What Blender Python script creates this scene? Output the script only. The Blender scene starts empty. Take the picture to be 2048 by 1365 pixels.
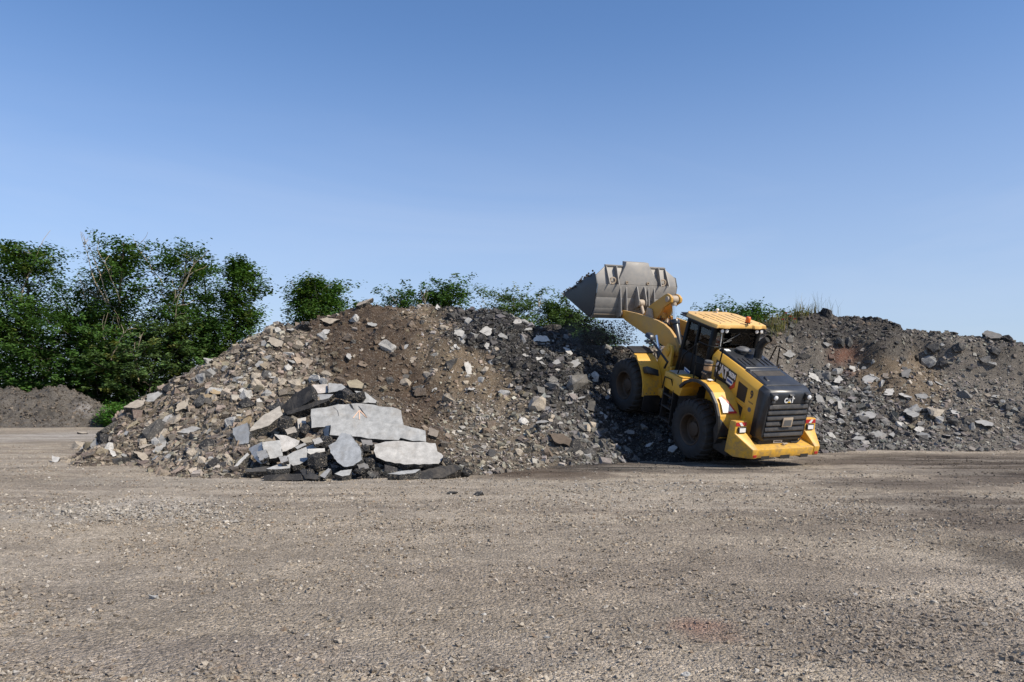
import bpy, bmesh, math, random
import numpy as np
from mathutils import Vector, Matrix

# ------------------------------------------------------------------ camera, sky, sun, exposure
SC = bpy.context.scene
COL = SC.collection
CAM_H = 1.6
FPX = 1593.0          # focal length in pixels of a 2048 wide frame (28 mm on full frame)
HORIZON = 803.0
PITCH = math.atan((HORIZON - 682.5) / FPX)
cam = bpy.data.cameras.new('camera')
cam.sensor_width = 36.0
cam.lens = FPX / 2048.0 * 36.0
cam.clip_start = 0.1
cam.clip_end = 3000.0
camo = bpy.data.objects.new('camera', cam)
COL.objects.link(camo)
camo.location = (0, 0, CAM_H)
camo.rotation_euler = (math.pi / 2 + PITCH, 0, 0)
SC.camera = camo

SUN = Vector((0.643, -0.372, 0.669)).normalized()      # direction towards the sun
sun_el = math.asin(SUN.z)
sun_az = math.atan2(SUN.x, SUN.y)
W = bpy.data.worlds.new('World')
SC.world = W
W.use_nodes = True
wn, wl = W.node_tree.nodes, W.node_tree.links
bg = wn['Background']
sky = wn.new('ShaderNodeTexSky')
sky.sky_type = 'NISHITA'
sky.sun_disc = False
sky.sun_elevation = sun_el
sky.sun_rotation = sun_az
sky.altitude = 0.0
sky.air_density = 1.0
sky.dust_density = 0.5
sky.ozone_density = 8.0
bg.inputs['Strength'].default_value = 0.15
# faint streaks of high cirrus
tc = wn.new('ShaderNodeTexCoord')
mp = wn.new('ShaderNodeMapping')
mp.inputs['Location'].default_value = (11.0, 0.0, 5.0)
mp.inputs['Scale'].default_value = (1.2, 1.2, 6.0)
mp.inputs['Rotation'].default_value = (0.0, 0.25, 0.3)
nz = wn.new('ShaderNodeTexNoise')
nz.inputs['Scale'].default_value = 1.3
nz.inputs['Detail'].default_value = 5.0
nz.inputs['Roughness'].default_value = 0.55
nz.inputs['Distortion'].default_value = 0.6
cr_ = wn.new('ShaderNodeValToRGB')
cr_.color_ramp.elements[0].position = 0.50
cr_.color_ramp.elements[1].position = 0.80
cr_.color_ramp.elements[1].color = (0.15, 0.15, 0.15, 1)
mx = wn.new('ShaderNodeMix')
mx.data_type = 'RGBA'
mx.inputs['B'].default_value = (4.8, 5.0, 5.6, 1)
wl.new(tc.outputs['Generated'], mp.inputs['Vector'])
wl.new(mp.outputs['Vector'], nz.inputs['Vector'])
wl.new(nz.outputs['Fac'], cr_.inputs['Fac'])
# milky summer haze, thicker towards the horizon all round
sz_ = wn.new('ShaderNodeSeparateXYZ')
wl.new(tc.outputs['Generated'], sz_.inputs[0])
hr = wn.new('ShaderNodeMapRange')
hr.interpolation_type = 'SMOOTHSTEP'
hr.inputs['From Min'].default_value = 0.0
hr.inputs['From Max'].default_value = 0.47
hr.inputs['To Min'].default_value = 0.62
hr.inputs['To Max'].default_value = 0.0
wl.new(sz_.outputs['Z'], hr.inputs['Value'])
lowc = wn.new('ShaderNodeMapRange')          # the wisps lie low over the horizon
lowc.inputs['From Min'].default_value = 0.22
lowc.inputs['From Max'].default_value = 0.40
lowc.inputs['To Min'].default_value = 1.0
lowc.inputs['To Max'].default_value = 0.0
wl.new(sz_.outputs['Z'], lowc.inputs['Value'])
cm2 = wn.new('ShaderNodeMath')
cm2.operation = 'MULTIPLY'
wl.new(cr_.outputs['Color'], cm2.inputs[0])
wl.new(lowc.outputs[0], cm2.inputs[1])
wl.new(cm2.outputs[0], mx.inputs['Factor'])
hz = wn.new('ShaderNodeMix')
hz.data_type = 'RGBA'
hz.inputs['B'].default_value = (3.2, 3.6, 4.55, 1)
wl.new(hr.outputs[0], hz.inputs['Factor'])
wl.new(sky.outputs['Color'], hz.inputs['A'])
wl.new(hz.outputs['Result'], mx.inputs['A'])
wl.new(mx.outputs['Result'], bg.inputs['Color'])

sl = bpy.data.lights.new('sun', 'SUN')
sl.energy = 4.9
sl.angle = math.radians(0.53)
sl.color = (1.0, 0.91, 0.77)
slo = bpy.data.objects.new('sun', sl)
COL.objects.link(slo)
slo.rotation_euler = (-SUN).to_track_quat('-Z', 'Y').to_euler()
slo.location = SUN * 60

SC.view_settings.view_transform = 'Standard'
SC.view_settings.look = 'None'
SC.view_settings.exposure = 0.15
SC.view_settings.gamma = 1.0
SC.view_settings.use_curve_mapping = False

rng = np.random.default_rng(7)
random.seed(7)

# ------------------------------------------------------------------ geometry helpers
CP, SP = math.cos(PITCH), math.sin(PITCH)

def ray(px, py):
    a, b = (px - 1024) / FPX, (682.5 - py) / FPX
    return np.array([a, CP - SP * b, SP + CP * b])

def at(px, py, Y):
    d = ray(px, py)
    return np.array([0, 0, CAM_H]) + d * (Y / d[1])

def project(x, y, z):
    z = z - CAM_H
    d = y * CP + z * SP
    u = -y * SP + z * CP
    return 1024 + FPX * x / d, 682.5 - FPX * u / d

_tab = np.random.default_rng(3).random((256, 256))

def vnoise(x, y):
    xi = np.floor(x).astype(int); yi = np.floor(y).astype(int)
    fx = x - xi; fy = y - yi
    fx = fx * fx * (3 - 2 * fx); fy = fy * fy * (3 - 2 * fy)
    a = _tab[xi & 255, yi & 255]; b = _tab[(xi + 1) & 255, yi & 255]
    c = _tab[xi & 255, (yi + 1) & 255]; d = _tab[(xi + 1) & 255, (yi + 1) & 255]
    return (a * (1 - fx) + b * fx) * (1 - fy) + (c * (1 - fx) + d * fx) * fy - 0.5

def fbm(x, y, octv=4, gain=0.5):
    s = 0; a = 1.0; f = 1.0
    for k in range(octv):
        s = s + a * vnoise(x * f + 17.3 * k, y * f + 9.1 * k)
        a *= gain; f *= 2.03
    return s

def link(o, parent=None):
    COL.objects.link(o)
    if parent is not None:
        o.parent = parent
    return o

def tag(o, label=None, cat=None, group=None, kind=None):
    if label: o['label'] = label
    if cat: o['category'] = cat
    if group: o['group'] = group
    if kind: o['kind'] = kind
    return o

def empty(name, parent=None, loc=(0, 0, 0)):
    o = bpy.data.objects.new(name, None)
    o.empty_display_size = 0.3
    o.location = loc
    return link(o, parent)

class B:
    """collects shapes into one bmesh and links it as one mesh object"""
    def __init__(self):
        self.bm = bmesh.new()
        self.mi = 0
    def face(self, vs):
        try:
            f = self.bm.faces.new(vs); f.material_index = self.mi
            return f
        except ValueError:
            return None
    def poly(self, pts):
        return self.face([self.bm.verts.new(p) for p in pts])
    def hexa(self, a, b):
        """two quads (lists of 4 points) joined into a solid"""
        va = [self.bm.verts.new(p) for p in a]; vb = [self.bm.verts.new(p) for p in b]
        n = len(va)
        self.face(va[::-1]); self.face(vb)
        for i in range(n):
            j = (i + 1) % n
            self.face([va[i], va[j], vb[j], vb[i]])
        return self
    def box(self, x0, x1, y0, y1, z0, z1):
        return self.hexa([(x0, y0, z0), (x1, y0, z0), (x1, y1, z0), (x0, y1, z0)],
                         [(x0, y0, z1), (x1, y0, z1), (x1, y1, z1), (x0, y1, z1)])
    def prism(self, prof, y0, y1):
        """profile in x,z extruded along y"""
        return self.hexa([(x, y0, z) for x, z in prof], [(x, y1, z) for x, z in prof])
    def sheet(self, pts, t, y0, y1):
        """a polyline in x,z given thickness t (towards the inside) and extruded along y"""
        n = len(pts); P = [Vector((p[0], p[1])) for p in pts]; off = []
        for i in range(n):
            d = (P[min(i + 1, n - 1)] - P[max(i - 1, 0)]).normalized()
            off.append(P[i] + Vector((d.y, -d.x)) * t)
        for i in range(n - 1):
            q = [P[i], P[i + 1], off[i + 1], off[i]]
            self.prism([(v.x, v.y) for v in q], y0, y1)
        return self
    def tube(self, pts, r, n=8, r1=None, cap=True):
        pts = [Vector(p) for p in pts]
        rings = []; m = len(pts); up = None
        for i, p in enumerate(pts):
            d = (pts[min(i + 1, m - 1)] - pts[max(i - 1, 0)])
            d.normalize()
            if up is None:
                up = Vector((0, 0, 1)) if abs(d.z) < 0.9 else Vector((1, 0, 0))
            s = d.cross(up).normalized(); up = s.cross(d).normalized()
            rr = r if r1 is None else r + (r1 - r) * i / (m - 1)
            rings.append([self.bm.verts.new(p + (s * math.cos(a) + up * math.sin(a)) * rr)
                          for a in (2 * math.pi * k / n for k in range(n))])
        for a, b in zip(rings, rings[1:]):
            for k in range(n):
                self.face([a[k], a[(k + 1) % n], b[(k + 1) % n], b[k]])
        if cap:
            self.face(rings[0][::-1]); self.face(rings[-1])
        return self
    def lathe(self, prof, n=32, axis='y', c=(0, 0, 0), closed=False, cap0=True):
        """profile of (radius, position along axis)"""
        rings = []
        for r, h in prof:
            ring = []
            for k in range(n):
                a = 2 * math.pi * k / n
                if axis == 'y': p = (c[0] + r * math.cos(a), c[1] + h, c[2] + r * math.sin(a))
                elif axis == 'z': p = (c[0] + r * math.cos(a), c[1] + r * math.sin(a), c[2] + h)
                else: p = (c[0] + h, c[1] + r * math.cos(a), c[2] + r * math.sin(a))
                ring.append(self.bm.verts.new(p))
            rings.append(ring)
        prs = list(zip(rings, rings[1:]))
        if closed: prs.append((rings[-1], rings[0]))
        for a, b in prs:
            for k in range(n):
                self.face([a[k], a[(k + 1) % n], b[(k + 1) % n], b[k]])
        if not closed:
            if cap0: self.face(rings[0])
            self.face(rings[-1][::-1])
        return self
    def obj(self, name, mats, parent=None, bevel=0.0, smooth=None, seg=2, loc=None):
        bm = self.bm
        bmesh.ops.recalc_face_normals(bm, faces=bm.faces)
        if bevel > 0:
            es = [e for e in bm.edges if len(e.link_faces) == 2 and e.calc_face_angle(0) > 0.35]
            try:
                bmesh.ops.bevel(bm, geom=es, offset=bevel, segments=seg, affect='EDGES', clamp_overlap=True, profile=0.5)
            except Exception:
                pass
        me = bpy.data.meshes.new(name)
        bm.to_mesh(me); bm.free()
        for m in (mats if isinstance(mats, (list, tuple)) else [mats]):
            me.materials.append(m)
        if smooth is None: smooth = 40
        if smooth:
            me.polygons.foreach_set('use_smooth', [True] * len(me.polygons))
            me.set_sharp_from_angle(angle=math.radians(smooth))
        o = bpy.data.objects.new(name, me)
        if loc is not None: o.location = loc
        return link(o, parent)

def text_mesh(name, body, size, mat, parent, origin, ax, ay, depth=0.004, bold=0.0, spacing=1.0, align='CENTER'):
    cu = bpy.data.curves.new(name, 'FONT')
    cu.body = body; cu.size = size; cu.align_x = align; cu.align_y = 'CENTER'
    cu.extrude = depth; cu.offset = bold; cu.space_character = spacing; cu.resolution_u = 3
    t = bpy.data.objects.new(name + '_tmp', cu)
    COL.objects.link(t)
    dg = bpy.context.evaluated_depsgraph_get()
    me = bpy.data.meshes.new_from_object(t.evaluated_get(dg))
    bpy.data.objects.remove(t); bpy.data.curves.remove(cu)
    me.materials.clear(); me.materials.append(mat)
    ax = Vector(ax); ay = Vector(ay); az = ax.cross(ay).normalized()
    me.transform(Matrix(((ax.x, ay.x, az.x, origin[0]), (ax.y, ay.y, az.y, origin[1]), (ax.z, ay.z, az.z, origin[2]), (0, 0, 0, 1))))
    return link(bpy.data.objects.new(name, me), parent)

# ------------------------------------------------------------------ materials
def nodes_of(name):
    m = bpy.data.materials.new(name)
    m.use_nodes = True
    return m, m.node_tree.nodes, m.node_tree.links, m.node_tree.nodes['Principled BSDF']

def ramp(n, stops):
    r = n.new('ShaderNodeValToRGB')
    el = r.color_ramp.elements
    while len(el) < len(stops): el.new(0.5)
    for e, (p, c) in zip(el, stops):
        e.position = p
        e.color = (c, c, c, 1) if not isinstance(c, tuple) else (*c, 1)
    return r

def noise(n, l, scale, detail=4, rough=0.6, vec=None, dist=0.0):
    t = n.new('ShaderNodeTexNoise')
    t.inputs['Scale'].default_value = scale
    t.inputs['Detail'].default_value = detail
    t.inputs['Roughness'].default_value = rough
    t.inputs['Distortion'].default_value = dist
    if vec is not None: l.new(vec, t.inputs['Vector'])
    return t

def mixc(n, l, fac, a, b, mode='MIX'):
    m = n.new('ShaderNodeMix'); m.data_type = 'RGBA'; m.blend_type = mode
    for key, v in (('Factor', fac), ('A', a), ('B', b)):
        if hasattr(v, 'links') or hasattr(v, 'is_linked'): l.new(v, m.inputs[key])
        elif isinstance(v, tuple): m.inputs[key].default_value = (*v, 1)
        else: m.inputs[key].default_value = v
    return m.outputs['Result']

def bump(n, l, p, h, strength=0.5, dist=0.02):
    b = n.new('ShaderNodeBump')
    b.inputs['Strength'].default_value = strength
    b.inputs['Distance'].default_value = dist
    l.new(h, b.inputs['Height'])
    l.new(b.outputs['Normal'], p.inputs['Normal'])
    return b

def paint(name, col, rough=0.45, dust=0.35, dustcol=(0.34, 0.28, 0.21), metallic=0.0, scale=3.0, fine=40.0, mud=0.0):
    """paint or plastic with blotchy dust and light scuffs"""
    m, n, l, p = nodes_of(name)
    tcn = n.new('ShaderNodeTexCoord')
    a = noise(n, l, scale, 6, 0.65, tcn.outputs['Object'])
    b = noise(n, l, fine, 3, 0.6, tcn.outputs['Object'])
    r1 = ramp(n, [(0.42, 0.0), (0.78, 1.0)])
    l.new(a.outputs['Fac'], r1.inputs['Fac'])
    r2 = ramp(n, [(0.35, 0.35), (0.7, 1.0)])
    l.new(b.outputs['Fac'], r2.inputs['Fac'])
    mu = n.new('ShaderNodeMath'); mu.operation = 'MULTIPLY'
    l.new(r1.outputs['Color'], mu.inputs[0]); l.new(r2.outputs['Color'], mu.inputs[1])
    # dust settles on faces that look up
    g = n.new('ShaderNodeNewGeometry'); sx = n.new('ShaderNodeSeparateXYZ')
    l.new(g.outputs['Normal'], sx.inputs[0])
    up = n.new('ShaderNodeMapRange')
    up.inputs['From Min'].default_value = 0.2; up.inputs['From Max'].default_value = 1.0
    up.inputs['To Min'].default_value = 0.25; up.inputs['To Max'].default_value = 1.0
    l.new(sx.outputs['Z'], up.inputs['Value'])
    m2 = n.new('ShaderNodeMath'); m2.operation = 'MULTIPLY_ADD'
    l.new(mu.outputs[0], m2.inputs[0]); m2.inputs[1].default_value = dust
    m3 = n.new('ShaderNodeMath'); m3.operation = 'MULTIPLY'
    l.new(up.outputs[0], m3.inputs[0]); m3.inputs[1].default_value = dust * 0.6
    l.new(m3.outputs[0], m2.inputs[2])
    m2.use_clamp = True
    cc = mixc(n, l, m2.outputs[0], col, dustcol)
    if mud > 0:      # dried mud thrown up by the wheels, streaked scuffs higher up
        so = n.new('ShaderNodeSeparateXYZ'); l.new(tcn.outputs['Object'], so.inputs[0])
        lo = n.new('ShaderNodeMapRange'); lo.inputs['From Min'].default_value = 0.5; lo.inputs['From Max'].default_value = 2.1; lo.inputs['To Min'].default_value = 0.62; lo.inputs['To Max'].default_value = 0.40
        l.new(so.outputs['Z'], lo.inputs['Value'])
        mn_ = noise(n, l, 7.0, 7, 0.72, tcn.outputs['Object'], 0.5)
        gt = n.new('ShaderNodeMath'); gt.operation = 'SUBTRACT'; l.new(lo.outputs[0], gt.inputs[0]); l.new(mn_.outputs['Fac'], gt.inputs[1])
        gm_ = n.new('ShaderNodeMath'); gm_.operation = 'MULTIPLY'; gm_.use_clamp = True; l.new(gt.outputs[0], gm_.inputs[0]); gm_.inputs[1].default_value = 5.0 * mud
        cc = mixc(n, l, gm_.outputs[0], cc, (0.20, 0.155, 0.11))
    l.new(cc, p.inputs['Base Color'])
    rr = n.new('ShaderNodeMapRange')
    rr.inputs['To Min'].default_value = rough; rr.inputs['To Max'].default_value = 0.9
    l.new(m2.outputs[0], rr.inputs['Value']); l.new(rr.outputs[0], p.inputs['Roughness'])
    p.inputs['Metallic'].default_value = metallic
    bump(n, l, p, b.outputs['Fac'], 0.06, 0.003)
    return m

def plain(name, col, rough=0.6, metallic=0.0, emit=None, strength=0.0):
    m, n, l, p = nodes_of(name)
    a = noise(n, l, 18.0, 4, 0.6)
    r = ramp(n, [(0.3, 0.8), (0.7, 1.1)])
    l.new(a.outputs['Fac'], r.inputs['Fac'])
    l.new(mixc(n, l, 1.0, col, r.outputs['Color'], 'MULTIPLY'), p.inputs['Base Color'])
    p.inputs['Roughness'].default_value = rough
    p.inputs['Metallic'].default_value = metallic
    return m

def attr_rock(name, attr_obj=False, speck=0.5, bs=0.5, scale=30.0, bd=0.02, soft=False):
    """broken rock, earth, asphalt: own colour from the piece, grain and pale specks from noise"""
    m, n, l, p = nodes_of(name)
    if attr_obj:
        oi = n.new('ShaderNodeObjectInfo'); c = oi.outputs['Color']
    else:
        at_ = n.new('ShaderNodeAttribute'); at_.attribute_name = 'tint'; c = at_.outputs['Color']
    g = n.new('ShaderNodeNewGeometry')
    a = noise(n, l, scale, 6, 0.75, g.outputs['Position'])
    b = noise(n, l, scale * 0.12, 4, 0.6, g.outputs['Position'])
    r = ramp(n, [(0.28, 0.45), (0.5, 0.95), (0.72, 1.5)] if not soft else [(0.3, 0.72), (0.5, 1.0), (0.7, 1.12)])
    l.new(a.outputs['Fac'], r.inputs['Fac'])
    r2 = ramp(n, [(0.3, 0.75), (0.7, 1.2)])
    l.new(b.outputs['Fac'], r2.inputs['Fac'])
    c = mixc(n, l, 1.0, c, r.outputs['Color'], 'MULTIPLY')
    c = mixc(n, l, 1.0, c, r2.outputs['Color'], 'MULTIPLY')
    v = n.new('ShaderNodeTexVoronoi')
    v.inputs['Scale'].default_value = scale * 1.1
    l.new(g.outputs['Position'], v.inputs['Vector'])
    hs = n.new('ShaderNodeSeparateColor'); l.new(v.outputs['Color'], hs.inputs[0])
    rs = ramp(n, [(0.86, 0.0), (0.92, speck)])
    l.new(hs.outputs[0], rs.inputs['Fac'])
    c = mixc(n, l, rs.outputs['Color'], c, (0.36, 0.33, 0.28))
    if soft:     # brown dirt left in blotches, and a few dark scuffs
        d1 = noise(n, l, 2.6, 6, 0.65, g.outputs['Position'], 0.8); rd = ramp(n, [(0.5, 0.0), (0.75, 0.4)]); l.new(d1.outputs['Fac'], rd.inputs['Fac'])
        c = mixc(n, l, rd.outputs['Color'], c, (0.27, 0.225, 0.17))
        d2 = noise(n, l, 7.5, 5, 0.75, g.outputs['Position'], 1.5); rd2 = ramp(n, [(0.62, 0.0), (0.74, 0.5)]); l.new(d2.outputs['Fac'], rd2.inputs['Fac'])
        c = mixc(n, l, rd2.outputs['Color'], c, (0.13, 0.12, 0.11))
    l.new(c, p.inputs['Base Color'])
    p.inputs['Roughness'].default_value = 0.92
    p.inputs['Specular IOR Level'].default_value = 0.25
    ad = n.new('ShaderNodeMath'); ad.operation = 'ADD'
    l.new(a.outputs['Fac'], ad.inputs[0])
    mm = n.new('ShaderNodeMath'); mm.operation = 'MULTIPLY'; mm.inputs[1].default_value = -0.6
    l.new(v.outputs['Distance'], mm.inputs[0]); l.new(mm.outputs[0], ad.inputs[1])
    bump(n, l, p, ad.outputs[0], bs, bd)
    return m

M = {}
M['yellow'] = paint('yellow_paint', (0.72, 0.385, 0.025), 0.4, 0.28, mud=0.6)
M['roofyellow'] = paint('dusty_yellow_roof_paint', (0.76, 0.43, 0.10), 0.5, 0.45, (0.55, 0.44, 0.30))
M['black'] = paint('black_plastic', (0.012, 0.013, 0.015), 0.4, 0.16, (0.18, 0.16, 0.14))
M['cabblack'] = paint('cab_black_paint', (0.007, 0.0075, 0.008), 0.35, 0.05, (0.12, 0.11, 0.1))
M['cabblack'].node_tree.nodes['Principled BSDF'].inputs['Specular IOR Level'].default_value = 0.12
M['blackgloss'] = paint('black_hood_plastic', (0.014, 0.016, 0.02), 0.28, 0.22, (0.15, 0.15, 0.15))
M['chassis'] = paint('dark_chassis', (0.02, 0.019, 0.018), 0.7, 0.3, (0.12, 0.1, 0.08))
M['steel'] = paint('dusty_bucket_steel', (0.20, 0.195, 0.185), 0.45, 0.75, (0.36, 0.325, 0.28), 0.1, 5.0, 60)
M['shadedark'] = paint('shade_darkened_steel', (0.045, 0.05, 0.056), 0.4, 0.35, (0.12, 0.11, 0.095), 0.3, 3.0, 50)  # bucket side plates: steel darkened and blued, their shade put into the colour
M['worn'] = paint('worn_dusty_steel', (0.40, 0.32, 0.23), 0.6, 0.6, (0.42, 0.35, 0.28))
M['arm'] = paint('dusty_yellow_arm_paint', (0.66, 0.34, 0.03), 0.5, 0.75, (0.34, 0.265, 0.19), 0.0, 1.0)
M['chrome'] = plain('chrome_rod', (0.75, 0.76, 0.78), 0.15, 1.0)
M['rubber'] = paint('tyre_rubber', (0.02, 0.02, 0.02), 0.75, 0.42, (0.10, 0.088, 0.076), 0.0, 4.0, 30)
M['rim'] = paint('rusty_rim', (0.06, 0.038, 0.022), 0.6, 0.45, (0.11, 0.082, 0.06))
M['white'] = plain('white_sticker', (0.78, 0.78, 0.76), 0.5)
M['red'] = plain('red_reflector', (0.45, 0.025, 0.03), 0.4)
M['redp'] = plain('red_print', (0.5, 0.05, 0.02), 0.5)
M['yellowp'] = plain('yellow_print', (0.8, 0.5, 0.03), 0.5)
M['blue'] = plain('blue_print', (0.03, 0.09, 0.30), 0.5)
M['lamp'] = plain('lamp_lens', (0.8, 0.8, 0.78), 0.15)
M['lampred'] = plain('red_lens', (0.35, 0.03, 0.02), 0.2)
M['orange'] = plain('orange_beacon', (0.85, 0.16, 0.02), 0.25)
M['tan'] = plain('tan_reservoir', (0.55, 0.36, 0.20), 0.5)
M['greygrease'] = plain('grey_cap', (0.12, 0.12, 0.12), 0.5)
M['darkhole'] = plain('dark_screen', (0.035, 0.025, 0.015), 0.8)
M['dark_screen2'] = paint('dusty_intake_screen', (0.02, 0.02, 0.02), 0.8, 0.4, (0.16, 0.13, 0.10))
M['slat'] = paint('dusty_black_slat', (0.022, 0.022, 0.023), 0.4, 0.42, (0.20, 0.17, 0.14), 0.0, 5.0)
m, n, l, p = nodes_of('cab_glass')
gl = n.new('ShaderNodeBsdfGlossy'); gl.inputs['Roughness'].default_value = 0.02
tr = n.new('ShaderNodeBsdfTransparent'); tr.inputs['Color'].default_value = (0.80, 0.88, 0.87, 1)
fr = n.new('ShaderNodeFresnel'); fr.inputs['IOR'].default_value = 1.5
ms = n.new('ShaderNodeMixShader')
l.new(fr.outputs[0], ms.inputs[0]); l.new(tr.outputs[0], ms.inputs[1]); l.new(gl.outputs[0], ms.inputs[2])
l.new(ms.outputs[0], n['Material Output'].inputs['Surface'])
M['glass'] = m
M['soil'] = attr_rock('mound_earth', False, 0.3, 0.9, 30.0, 0.04)
M['rubble'] = attr_rock('broken_rubble', False, 0.35, 0.5, 45.0, 0.015)
M['chunk'] = attr_rock('rubble_chunk_face', True, 0.35, 0.6, 40.0, 0.02)
M['slabtop'] = attr_rock('worn_slab_top', True, 0.10, 0.22, 60.0, 0.006, soft=True)
m, n, l, p = nodes_of('tarry_broken_edge')
g = n.new('ShaderNodeNewGeometry')
v = n.new('ShaderNodeTexVoronoi'); v.inputs['Scale'].default_value = 38.0
l.new(g.outputs['Position'], v.inputs['Vector'])
a = noise(n, l, 14.0, 5, 0.7, g.outputs['Position'])
hs = n.new('ShaderNodeSeparateColor'); l.new(v.outputs['Color'], hs.inputs[0])
rs = ramp(n, [(0.0, (0.012, 0.012, 0.013)), (0.62, (0.03, 0.029, 0.028)), (0.84, (0.07, 0.062, 0.052)), (0.95, (0.26, 0.22, 0.17))])
l.new(hs.outputs[0], rs.inputs['Fac'])
oi = n.new('ShaderNodeObjectInfo')
l.new(mixc(n, l, 0.12, rs.outputs['Color'], oi.outputs['Color']), p.inputs['Base Color'])
p.inputs['Roughness'].default_value = 0.8
ad = n.new('ShaderNodeMath'); ad.operation = 'SUBTRACT'
l.new(a.outputs['Fac'], ad.inputs[0]); l.new(v.outputs['Distance'], ad.inputs[1])
bump(n, l, p, ad.outputs[0], 1.0, 0.05)
M['tar'] = m

# ------------------------------------------------------------------ loader pose (needed by the terrain)
LT = np.array([5.787, 21.83, 0.26])
yaw, pit, rol = math.radians(115.0), math.radians(19.8), math.radians(-1.4)
Rz = Matrix.Rotation(yaw, 3, 'Z'); Ry = Matrix.Rotation(-pit, 3, 'Y'); Rx = Matrix.Rotation(rol, 3, 'X')
LR = Rz @ Ry @ Rx
LRn = np.array(LR)

# ------------------------------------------------------------------ terrain heights
def crest(lst):
    out = []
    for px, py, Y in lst:
        q = at(px, py, Y); out.append((q[0], q[1], q[2]))
    return out

RIDGE_MAIN = crest([(120, 900, 21.0), (190, 862, 22), (280, 808, 23.5), (400, 722, 25), (500, 700, 26), (560, 650, 27), (640, 643, 27.6),
                    (715, 630, 28), (800, 621, 28.3), (900, 612, 28.5), (960, 616, 28.5), (1030, 660, 28.5), (1090, 664, 28.5),
                    (1200, 704, 29), (1300, 688, 30), (1400, 690, 31), (1520, 676, 33), (1580, 658, 34), (1640, 648, 34.5),
                    (1700, 648, 34.5), (1770, 692, 34.3), (1850, 686, 34), (1950, 690, 33.5), (2048, 702, 33), (2200, 718, 32.5), (2400, 744, 32)])
RIDGE_HEAP = [tuple(at(540, 862, 19.2)), tuple(at(600, 815, 20.4)), tuple(at(680, 780, 21.0)), tuple(at(760, 800, 20.6)), tuple(at(850, 850, 19.8))]

def ridge_h(X, Y, R, slope):
    best = np.full(X.shape, -50.0)
    for (x0, y0, z0), (x1, y1, z1) in zip(R, R[1:]):
        dx, dy = x1 - x0, y1 - y0
        t = np.clip(((X - x0) * dx + (Y - y0) * dy) / (dx * dx + dy * dy), 0, 1)
        d = np.hypot(X - x0 - t * dx, Y - y0 - t * dy)
        h = z0 + t * (z1 - z0) - slope * np.maximum(np.sqrt(d * d + 0.25) - 0.5, 0)
        best = np.maximum(best, h)
    return best

def loader_local(X, Y):
    n_ = LRn[:, 2]
    zp = LT[2] - (n_[0] * (X - LT[0]) + n_[1] * (Y - LT[1])) / n_[2]
    d = np.stack([X - LT[0], Y - LT[1], zp - LT[2]], -1)
    loc = d @ LRn
    return zp, loc[..., 0], loc[..., 1]

def terrain(X, Y, fine=True):
    wx = X + 0.9 * fbm(X * 0.35 + 4, Y * 0.35, 2); wy = Y + 0.9 * fbm(X * 0.35, Y * 0.35 + 31, 2)
    wx = wx + 0.32 * np.minimum(X + 6.5, 0)       # the left end falls away more steeply
    h = ridge_h(wx, wy, RIDGE_MAIN, 0.64)
    # the right-hand mound has a steeper broken bank high up and a gentler foot
    wr = np.clip((X - 8.5) / 2.5, 0, 1)
    bank = np.clip((h - 3.3 + 0.5 * fbm(X * 0.6, Y * 0.4 + 5, 2)) * 3.0, 0, 1)
    h = h + wr * (bank - 0.6) * 1.0 * np.clip(h, 0, 1)
    h2 = ridge_h(X, Y, RIDGE_HEAP, 0.52)
    h = np.maximum(h, h2) + 0.25 * np.exp(-np.abs(h - h2) * 2.5)
    amp = np.clip((h + 0.3) * 0.9, 0.05, 1)
    h = h + amp * (0.42 * fbm(X * 0.55 + 3, Y * 0.55, 3) + 0.16 * fbm(X * 2.1, Y * 2.1 + 7, 3))
    if fine:
        h = h + amp * 0.13 * fbm(X * 5.5, Y * 5.5, 3, 0.6)
    # the loader has driven its own ramp into the mound
    zp, lx, ly = loader_local(X, Y)
    ox = np.maximum(np.maximum(lx - 4.6, 0.1 - lx), 0); oy = np.maximum(np.abs(ly) - 1.5, 0)
    h = np.maximum(h, zp - 0.05 - 0.85 * np.hypot(ox, oy) + 0.12 * fbm(X * 2.0, Y * 2.0, 3))
    ox = np.maximum(np.maximum(lx - 4.5, -3.0 - lx), 0); oy = np.maximum(np.abs(ly) - 1.55, 0)
    h = np.minimum(h, np.maximum(zp + 0.0, -0.02) + 1.3 * np.hypot(ox, oy) + 0.05 * fbm(X * 3.0, Y * 3.0, 2))
    return h

def hit(px, py, y0=15.0, y1=40.0):
    """where a line of sight first meets the terrain"""
    d = ray(px, py)
    ys = np.arange(y0, y1, 0.03)
    xs = d[0] / d[1] * ys; zs = CAM_H + d[2] / d[1] * ys
    hh = np.maximum(terrain(xs, ys), 0.0)
    k = np.nonzero(zs <= hh)[0]
    i = k[0] if len(k) else int(np.argmin(zs - hh))
    return np.array([xs[i], ys[i], min(zs[i], hh[i])])

def normal_at(X, Y, e=0.25):
    gx = (terrain(X + e, Y, False) - terrain(X - e, Y, False)) / (2 * e)
    gy = (terrain(X, Y + e, False) - terrain(X, Y - e, False)) / (2 * e)
    nn = np.stack([-gx, -gy, np.ones_like(gx)], -1)
    return nn / np.linalg.norm(nn, axis=-1, keepdims=True)

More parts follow.
